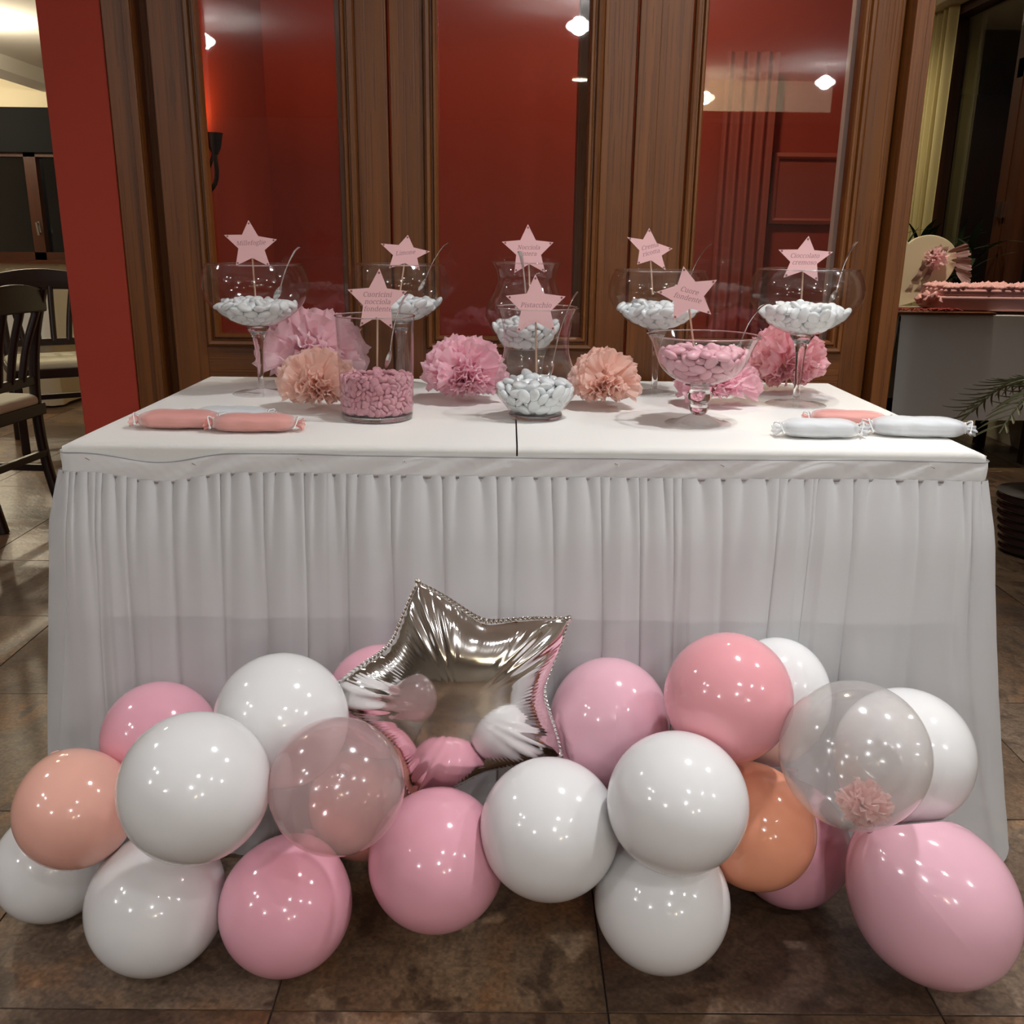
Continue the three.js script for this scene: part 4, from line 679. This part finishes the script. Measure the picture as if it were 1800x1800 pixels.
// ================================================================== DINING WING ON THE LEFT
function chair(x, z, turn, label) {
  const t = thing('dining_chair', label, 'chair', [x, 0, z], turn, 'dark slat-back dining chairs'), W = M.chairWood; t.scale.y = 0.955;       // faces +z, back at -z
  const post = (s) => part('leg', tube([[s * 0.195, 0, -0.245], [s * 0.195, 0.22, -0.205], [s * 0.195, 0.46, -0.195], [s * 0.2, 0.72, -0.22], [s * 0.205, 0.935, -0.275]], 0.021, 20, 6), W, t);
  post(-1); post(1);
  for (const s of [-1, 1]) part('leg', bx(0.04, 0.44, 0.04, s * 0.2, 0.22, 0.2, 'y', 0.004), W, t);
  part('seat_frame', bx(0.45, 0.05, 0.44, 0, 0.43, 0, 'x', 0.006), W, t);
  part('seat', (() => { const g = new RoundedBoxGeometry(0.435, 0.05, 0.425, 4, 0.022), p = g.attributes.position; for (let i = 0; i < p.count; i++) if (p.getY(i) > 0) p.setY(i, p.getY(i) + 0.014 * (1 - Math.pow(p.getX(i) / 0.22, 2)) * (1 - Math.pow(p.getZ(i) / 0.22, 2))); g.computeVertexNormals(); return g; })(), std({ color: lin(0.58, 0.54, 0.40), roughness: 0.85 }), t, 0, 0.47, 0);
  part('top_rail', grid(24, 12, (u, v) => { const X = (u - 0.5) * 0.45, a = v * 2 * Math.PI, crown = 0.03 * Math.cos(X / 0.225 * Math.PI / 2); return [X, 0.885 + crown * (Math.sin(a) > 0 ? 1 : 0.2) + 0.045 * Math.sign(Math.sin(a)) * Math.pow(Math.abs(Math.sin(a)), 0.4), -0.262 + 0.012 * Math.sign(Math.cos(a)) * Math.pow(Math.abs(Math.cos(a)), 0.4) - 0.02 * (1 - Math.pow(X / 0.225, 2))]; }), W, t);
  part('back_rail', bx(0.40, 0.04, 0.024, 0, 0.555, -0.2, 'x', 0.005), W, t);
  for (const f of [-0.66, -0.22, 0.22, 0.66]) part('slat', tube([[f * 0.17, 0.56, -0.2], [f * 0.2, 0.70, -0.225], [f * 0.25, 0.86, -0.27]], 0.0155, 10, 6), W, t);
  for (const s of [-1, 1]) part('stretcher', bx(0.022, 0.03, 0.4, s * 0.2, 0.17, 0.0, 'z', 0.004), W, t);
  part('stretcher', bx(0.4, 0.03, 0.022, 0, 0.24, -0.21, 'x', 0.004), W, t);
  return t;
}
chair(-2.175, -1.66, -Math.PI / 2 - 0.10, 'dark slat-back chair with cream seat, its back to the candy table');
chair(-2.45, -3.05, 0.55, 'dark slat-back chair with cream seat beside the red pier');
chair(-3.35, -5.55, -0.15, 'dark slat-back chair behind the set dining table');
function dressedTable(x, z, w, d, label) {
  const t = thing('dining_table', label, 'table', [x, 0, z]);
  part('tabletop', bx(w - 0.01, 0.03, d - 0.01, 0, 0.74, 0, 'x', 0.005), M.walnut, t); for (const a of [-1, 1]) for (const b of [-1, 1]) part('leg', bx(0.05, 0.72, 0.05, a * (w / 2 - 0.06), 0.36, b * (d / 2 - 0.06)), M.walnut, t);
  return t;
}
function drape(name, x, z, w, d, drop, label, mat = M.cloth, wav = 0.012) {
  const per = 2 * (w + d), P = (s) => { if (s < w) return [-w / 2 + s, d / 2, 0, 1]; s -= w; if (s < d) return [w / 2, d / 2 - s, 1, 0]; s -= d; if (s < w) return [w / 2 - s, -d / 2, 0, -1]; s -= w; return [-w / 2, -d / 2 + s, -1, 0]; };
  const skirt = grid(240, 8, (u, v) => { const s = Math.min(per - 1e-4, u * per), [px, pz, nx, nz] = P(s), k = 0.004 + v * (0.03 + wav * Math.sin(s * 17) + wav * 0.6 * Math.sin(s * 31 + 1)); return [px + nx * k, 0.765 - drop * v, pz + nz * k, s, v * drop]; });
  const top = bx(w + 0.008, 0.008, d + 0.008, 0, 0.763, 0, 'x', 0.003);
  return single(name, merged([skirt, top]), mat, label, 'tablecloth', [x, 0, z]);
}
dressedTable(-3.6, -4.62, 1.2, 0.9, 'dining table set with tumblers in the side wing');
drape('under_cloth', -3.6, -4.62, 1.2, 0.9, 0.75, 'beige under-cloth reaching the floor on the set dining table', std({ color: lin(0.50, 0.42, 0.30), roughness: 0.9 }), 0.006);
drape('tablecloth', -3.6, -4.62, 1.28, 0.98, 0.34, 'white tablecloth with short drop on the set dining table').position.y = 0.010;
{
  const tum = lathe([[0, 0.004], [0.030, 0.004], [0.033, 0.01], [0.041, 0.095]], 28);
  const put = (x, z, l) => { const t = thing('glass_tumbler', l, 'glass', [x, 0.779, z], 0, 'tumblers on the dining table'); part('glass_wall', tum, M.glassWall, t); part('base', new THREE.CylinderGeometry(0.030, 0.029, 0.006, 24).translate(0, 0.004, 0), M.glassSolid, t); };
  put(-3.44, -4.28, 'clear tumbler at the near table edge'); put(-3.33, -4.48, 'clear tumbler between the other two tumblers'); put(-3.56, -4.62, 'clear tumbler furthest from the red pier');
  single('plate', lathe([[0, 0.004], [0.07, 0.004], [0.1, 0.014], [0.125, 0.02], [0.125, 0.023], [0.1, 0.018], [0, 0.008]], 48), std({ color: lin(0.8, 0.8, 0.78), roughness: 0.25 }), 'white dinner plate on the set dining table', 'plate', [-3.62, 0.779, -4.36]);
  single('napkin', grid(20, 10, (u, v) => [(u - 0.5) * 0.16, 0.004 + 0.07 * (1 - Math.pow(2 * u - 1, 2)) * (1 - v * 0.4), (v - 0.5) * 0.12]), M.cloth, 'folded white napkin standing on the set dining table', 'napkin', [-3.12, 0.778, -4.4]);
}

// ================================================================== CAKE CORNER ON THE RIGHT
dressedTable(2.36, -3.08, 0.78, 0.62, 'cake table under a long white cloth'); drape('tablecloth', 2.36, -3.08, 0.88, 0.62, 0.52, 'long white cloth on the cake table', M.cloth, 0.006);
{
  const cakeM = std({ color: lin(0.86, 0.47, 0.50), roughness: 0.6 }), t = thing('cake', 'pink frosted slab cake with piped ruffles on top', 'cake', [2.44, 0.785, -2.95]);
  part('sponge', bx(0.62, 0.07, 0.30, 0, 0.035, 0, 'x', 0.012), cakeM, t); part('layer', bx(0.6, 0.035, 0.28, 0, 0.086, 0, 'x', 0.012), cakeM, t);
  const ros = grid(18, 8, (u, v) => { const a = u * 2 * Math.PI, r = 0.026 * Math.sin(Math.PI * Math.min(1, 0.12 + v * 0.95)) * (1 + 0.2 * Math.sin(a * 5 + v * 6)); return [r * Math.cos(a), 0.034 * v, r * Math.sin(a)]; });
  for (let i = 0; i < 15; i++) for (let j = 0; j < 5; j++) { const m = part('rosette', ros, cakeM, t, -0.275 + i * 0.0395 + rr(-0.006, 0.006), 0.098 + rr(-0.003, 0.004), -0.115 + j * 0.056 + rr(-0.006, 0.006), rr(0, 6)); m.scale.setScalar(rr(0.8, 1.2)); }
  for (let i = 0; i < 7; i++) part('rosette', ros, cakeM, t, -0.31, 0.035 + 0.012 * (i % 3), -0.12 + i * 0.04, rr(0, 6)).rotation.z = 1.2;
}
{
  const t = thing('serving_board', 'thin wooden board edged with red paper shreds', 'board', [2.12, 0.768, -2.92]);
  part('board', bx(0.52, 0.014, 0.36, 0, 0.007, 0, 'x', 0.004), std({ map: woodMap, color: 0xf0c890, roughness: 0.6 }), t);
  const red = std({ color: lin(0.42, 0.06, 0.05), roughness: 0.8 }); for (let k = 0; k < 46; k++) { const x = rr(-0.24, 0.06), g = tube([[0, 0, 0], [rr(-0.02, 0.02), 0.012, rr(-0.01, 0.01)], [rr(-0.04, 0.04), 0.003, rr(-0.015, 0.015)]], 0.0028, 8, 5); part('paper_shred', g, red, t, x, 0.017, 0.165 + rr(-0.03, 0.008)); }
}
{
  const creamy = std({ color: lin(0.72, 0.64, 0.48), roughness: 0.7 }), heart = (s) => { const h = new THREE.Shape(); h.moveTo(0, -0.16 * s); h.bezierCurveTo(-0.19 * s, -0.10 * s, -0.26 * s, 0.10 * s, -0.15 * s, 0.155 * s); h.bezierCurveTo(-0.08 * s, 0.19 * s, -0.02 * s, 0.155 * s, 0, 0.12 * s); h.bezierCurveTo(0.02 * s, 0.155 * s, 0.08 * s, 0.19 * s, 0.15 * s, 0.155 * s); h.bezierCurveTo(0.26 * s, 0.10 * s, 0.19 * s, -0.10 * s, 0, -0.16 * s); return new THREE.ExtrudeGeometry(h, { depth: 0.02, bevelEnabled: true, bevelSize: 0.004, bevelThickness: 0.004, bevelSegments: 2, curveSegments: 24 }); };
  const t = thing('heart_board', 'cream heart-shaped board with a pink paper peony and scalloped ribbons', 'decoration', [2.135, 0.962, -3.235]);
  const b = part('board', heart(1.0), creamy, t); b.rotation.set(-0.12, 0, -0.06); b.position.set(-0.04, 0.0, 0); b.scale.set(1.3, 1.12, 1);
  const rib = std({ color: lin(0.30, 0.19, 0.16), roughness: 0.7 });
  for (const [dx, k] of [[0.02, 0.9], [0.07, 0.75]]) part('ribbon', grid(40, 2, (u, v) => { const s = u * 0.26, sc = 0.012 * Math.abs(Math.sin(u * 12)); return [dx + 0.09 - s * 0.55 + (v - 0.5) * (0.022 + sc), 0.13 - s, 0.035 + 0.006 * Math.sin(u * 24)]; }), rib, t);
  const P = V(0.11, 0.07, 0.06); for (let k = 0; k < 34; k++) { const y = -0.2 + 1.2 * (k + 0.5) / 34, ph = k * 2.4, r = Math.sqrt(Math.max(0, 1 - y * y)), d = V(r * Math.cos(ph), r * Math.sin(ph) , y).normalize(), p = part('petal', petalShapes[k % 6], TISSUE.pink, t, P.x, P.y, P.z - 0.03); p.quaternion.setFromUnitVectors(V(0, 1, 0), d); p.rotateY(rr(0, 6)); p.scale.set(0.06, rr(0.05, 0.075), 0.06); }
  for (let k = 0; k < 6; k++) { const p = part('leaf', petalShapes[k % 6], k % 2 ? TISSUE.pink : rib, t, 0.17 + k * 0.012, 0.10 - k * 0.02, 0.03); p.rotation.set(0.3, 0, -1.2 - k * 0.2); p.scale.set(0.06, 0.11, 0.06); }
  const t2 = thing('heart_board', 'smaller white heart board standing behind the cream one', 'decoration', [1.95, 1.01, -3.335]); const b2 = part('board', heart(0.85), std({ color: lin(0.78, 0.76, 0.72), roughness: 0.7 }), t2); b2.rotation.set(-0.1, 0.2, 0.3);
  part('strut', bx(0.02, 0.2, 0.02, 0, -0.14, -0.02), creamy, t2);
}
// plants
const blade = (L, w, sag) => grid(4, 12, (u, v) => [(u - 0.5) * w * Math.sin(Math.PI * Math.min(1, 0.12 + v * 0.88)), L * v - sag * v * v * 0.4, sag * v * v + 0.006 * Math.abs(u - 0.5)]);
{
  const t = thing('potted_plant', 'dark bushy potted plant behind the heart board', 'plant', [2.42, 0, -3.72]);
  part('pot', lathe([[0, 0.01], [0.13, 0.01], [0.15, 0.1], [0.18, 0.36], [0.19, 0.37], [0.17, 0.36], [0, 0.34]], 32), M.dark, t);
  part('stem', tube([[0, 0.3, 0], [0.02, 0.7, 0], [0, 1.0, 0]], 0.02, 10, 6), M.leaf, t);
  const bl = [blade(0.34, 0.05, 0.12), blade(0.28, 0.06, 0.2), blade(0.4, 0.045, 0.25)];
  for (let k = 0; k < 110; k++) { const m = part('leaf', bl[k % 3], M.leaf, t, rr(-0.28, 0.28), rr(0.72, 1.08), rr(-0.12, 0.12)); m.rotation.set(rr(-0.2, 0.9), rr(0, 6.28), 0, 'YXZ'); m.scale.setScalar(rr(0.5, 0.95)); }
}
{
  const t = thing('potted_palm', 'palm in a glossy dark ribbed pot beside the cake table', 'plant', [1.95, 0, -1.34]), ribs = [[0, 0.012]];
  for (let k = 0; k <= 60; k++) { const v = k / 60; ribs.push([0.125 + 0.035 * v + 0.005 * Math.sin(v * 44), 0.012 + 0.22 * v]); } ribs.push([0.14, 0.225], [0, 0.21]);
  part('pot', lathe(ribs, 48), M.plastic, t); part('stem', tube([[0, 0.2, 0], [0.03, 0.4, 0], [0.02, 0.62, 0]], 0.025, 10, 6), M.leaf, t);
  const lf = blade(0.14, 0.010, 0.04);
  for (let k = 0; k < 9; k++) { const a = k * 0.698 + 2.2, fr = new THREE.Group(); fr.name = 'frond'; fr.position.set(0.02, 0.6, 0); fr.rotation.y = a; t.add(fr); const q = (v) => V(0.34 * v, 0.26 * v - 0.38 * v * v, 0); part('rib', tube([0, 0.25, 0.5, 0.75, 1].map((v) => q(v).toArray()), 0.0035, 14, 5), M.palm, fr); for (let i = 1; i < 14; i++) for (const s of [-1, 1]) { const p = part('leaflet', lf, M.palm, fr); p.position.copy(q(i / 14)); p.rotation.set(0, 0, 0); p.quaternion.setFromUnitVectors(V(0, 1, 0), V(0.6, -0.35, s * 0.75).normalize()); } }
}
// curtain and pelmet
{
  const t = thing('curtain', 'yellowish cream curtain hanging in folds at the dark window', 'curtain', [2.80, 0, -5.02]);
  part('curtain_panel', grid(160, 10, (u, v) => { const s = u, A = 0.022; return [A * Math.sin(s * 58 + Math.sin(s * 9)) - 0.01, 0.15 + 2.415 * (1 - v), (u - 0.5) * 0.78 + 0.01 * Math.sin(s * 40 + v * 2)]; }), phy({ color: lin(0.66, 0.56, 0.27), roughness: 0.9, transmission: 0.3, thickness: 0 }), t);
  single('curtain_pelmet', bx(0.16, 0.14, 1.5, 2.77, 2.64, -4.95, 'z', 0.004), M.cream, 'cream pelmet box above the yellowish curtain', 'pelmet');
}
renderer.render(scene, camera);
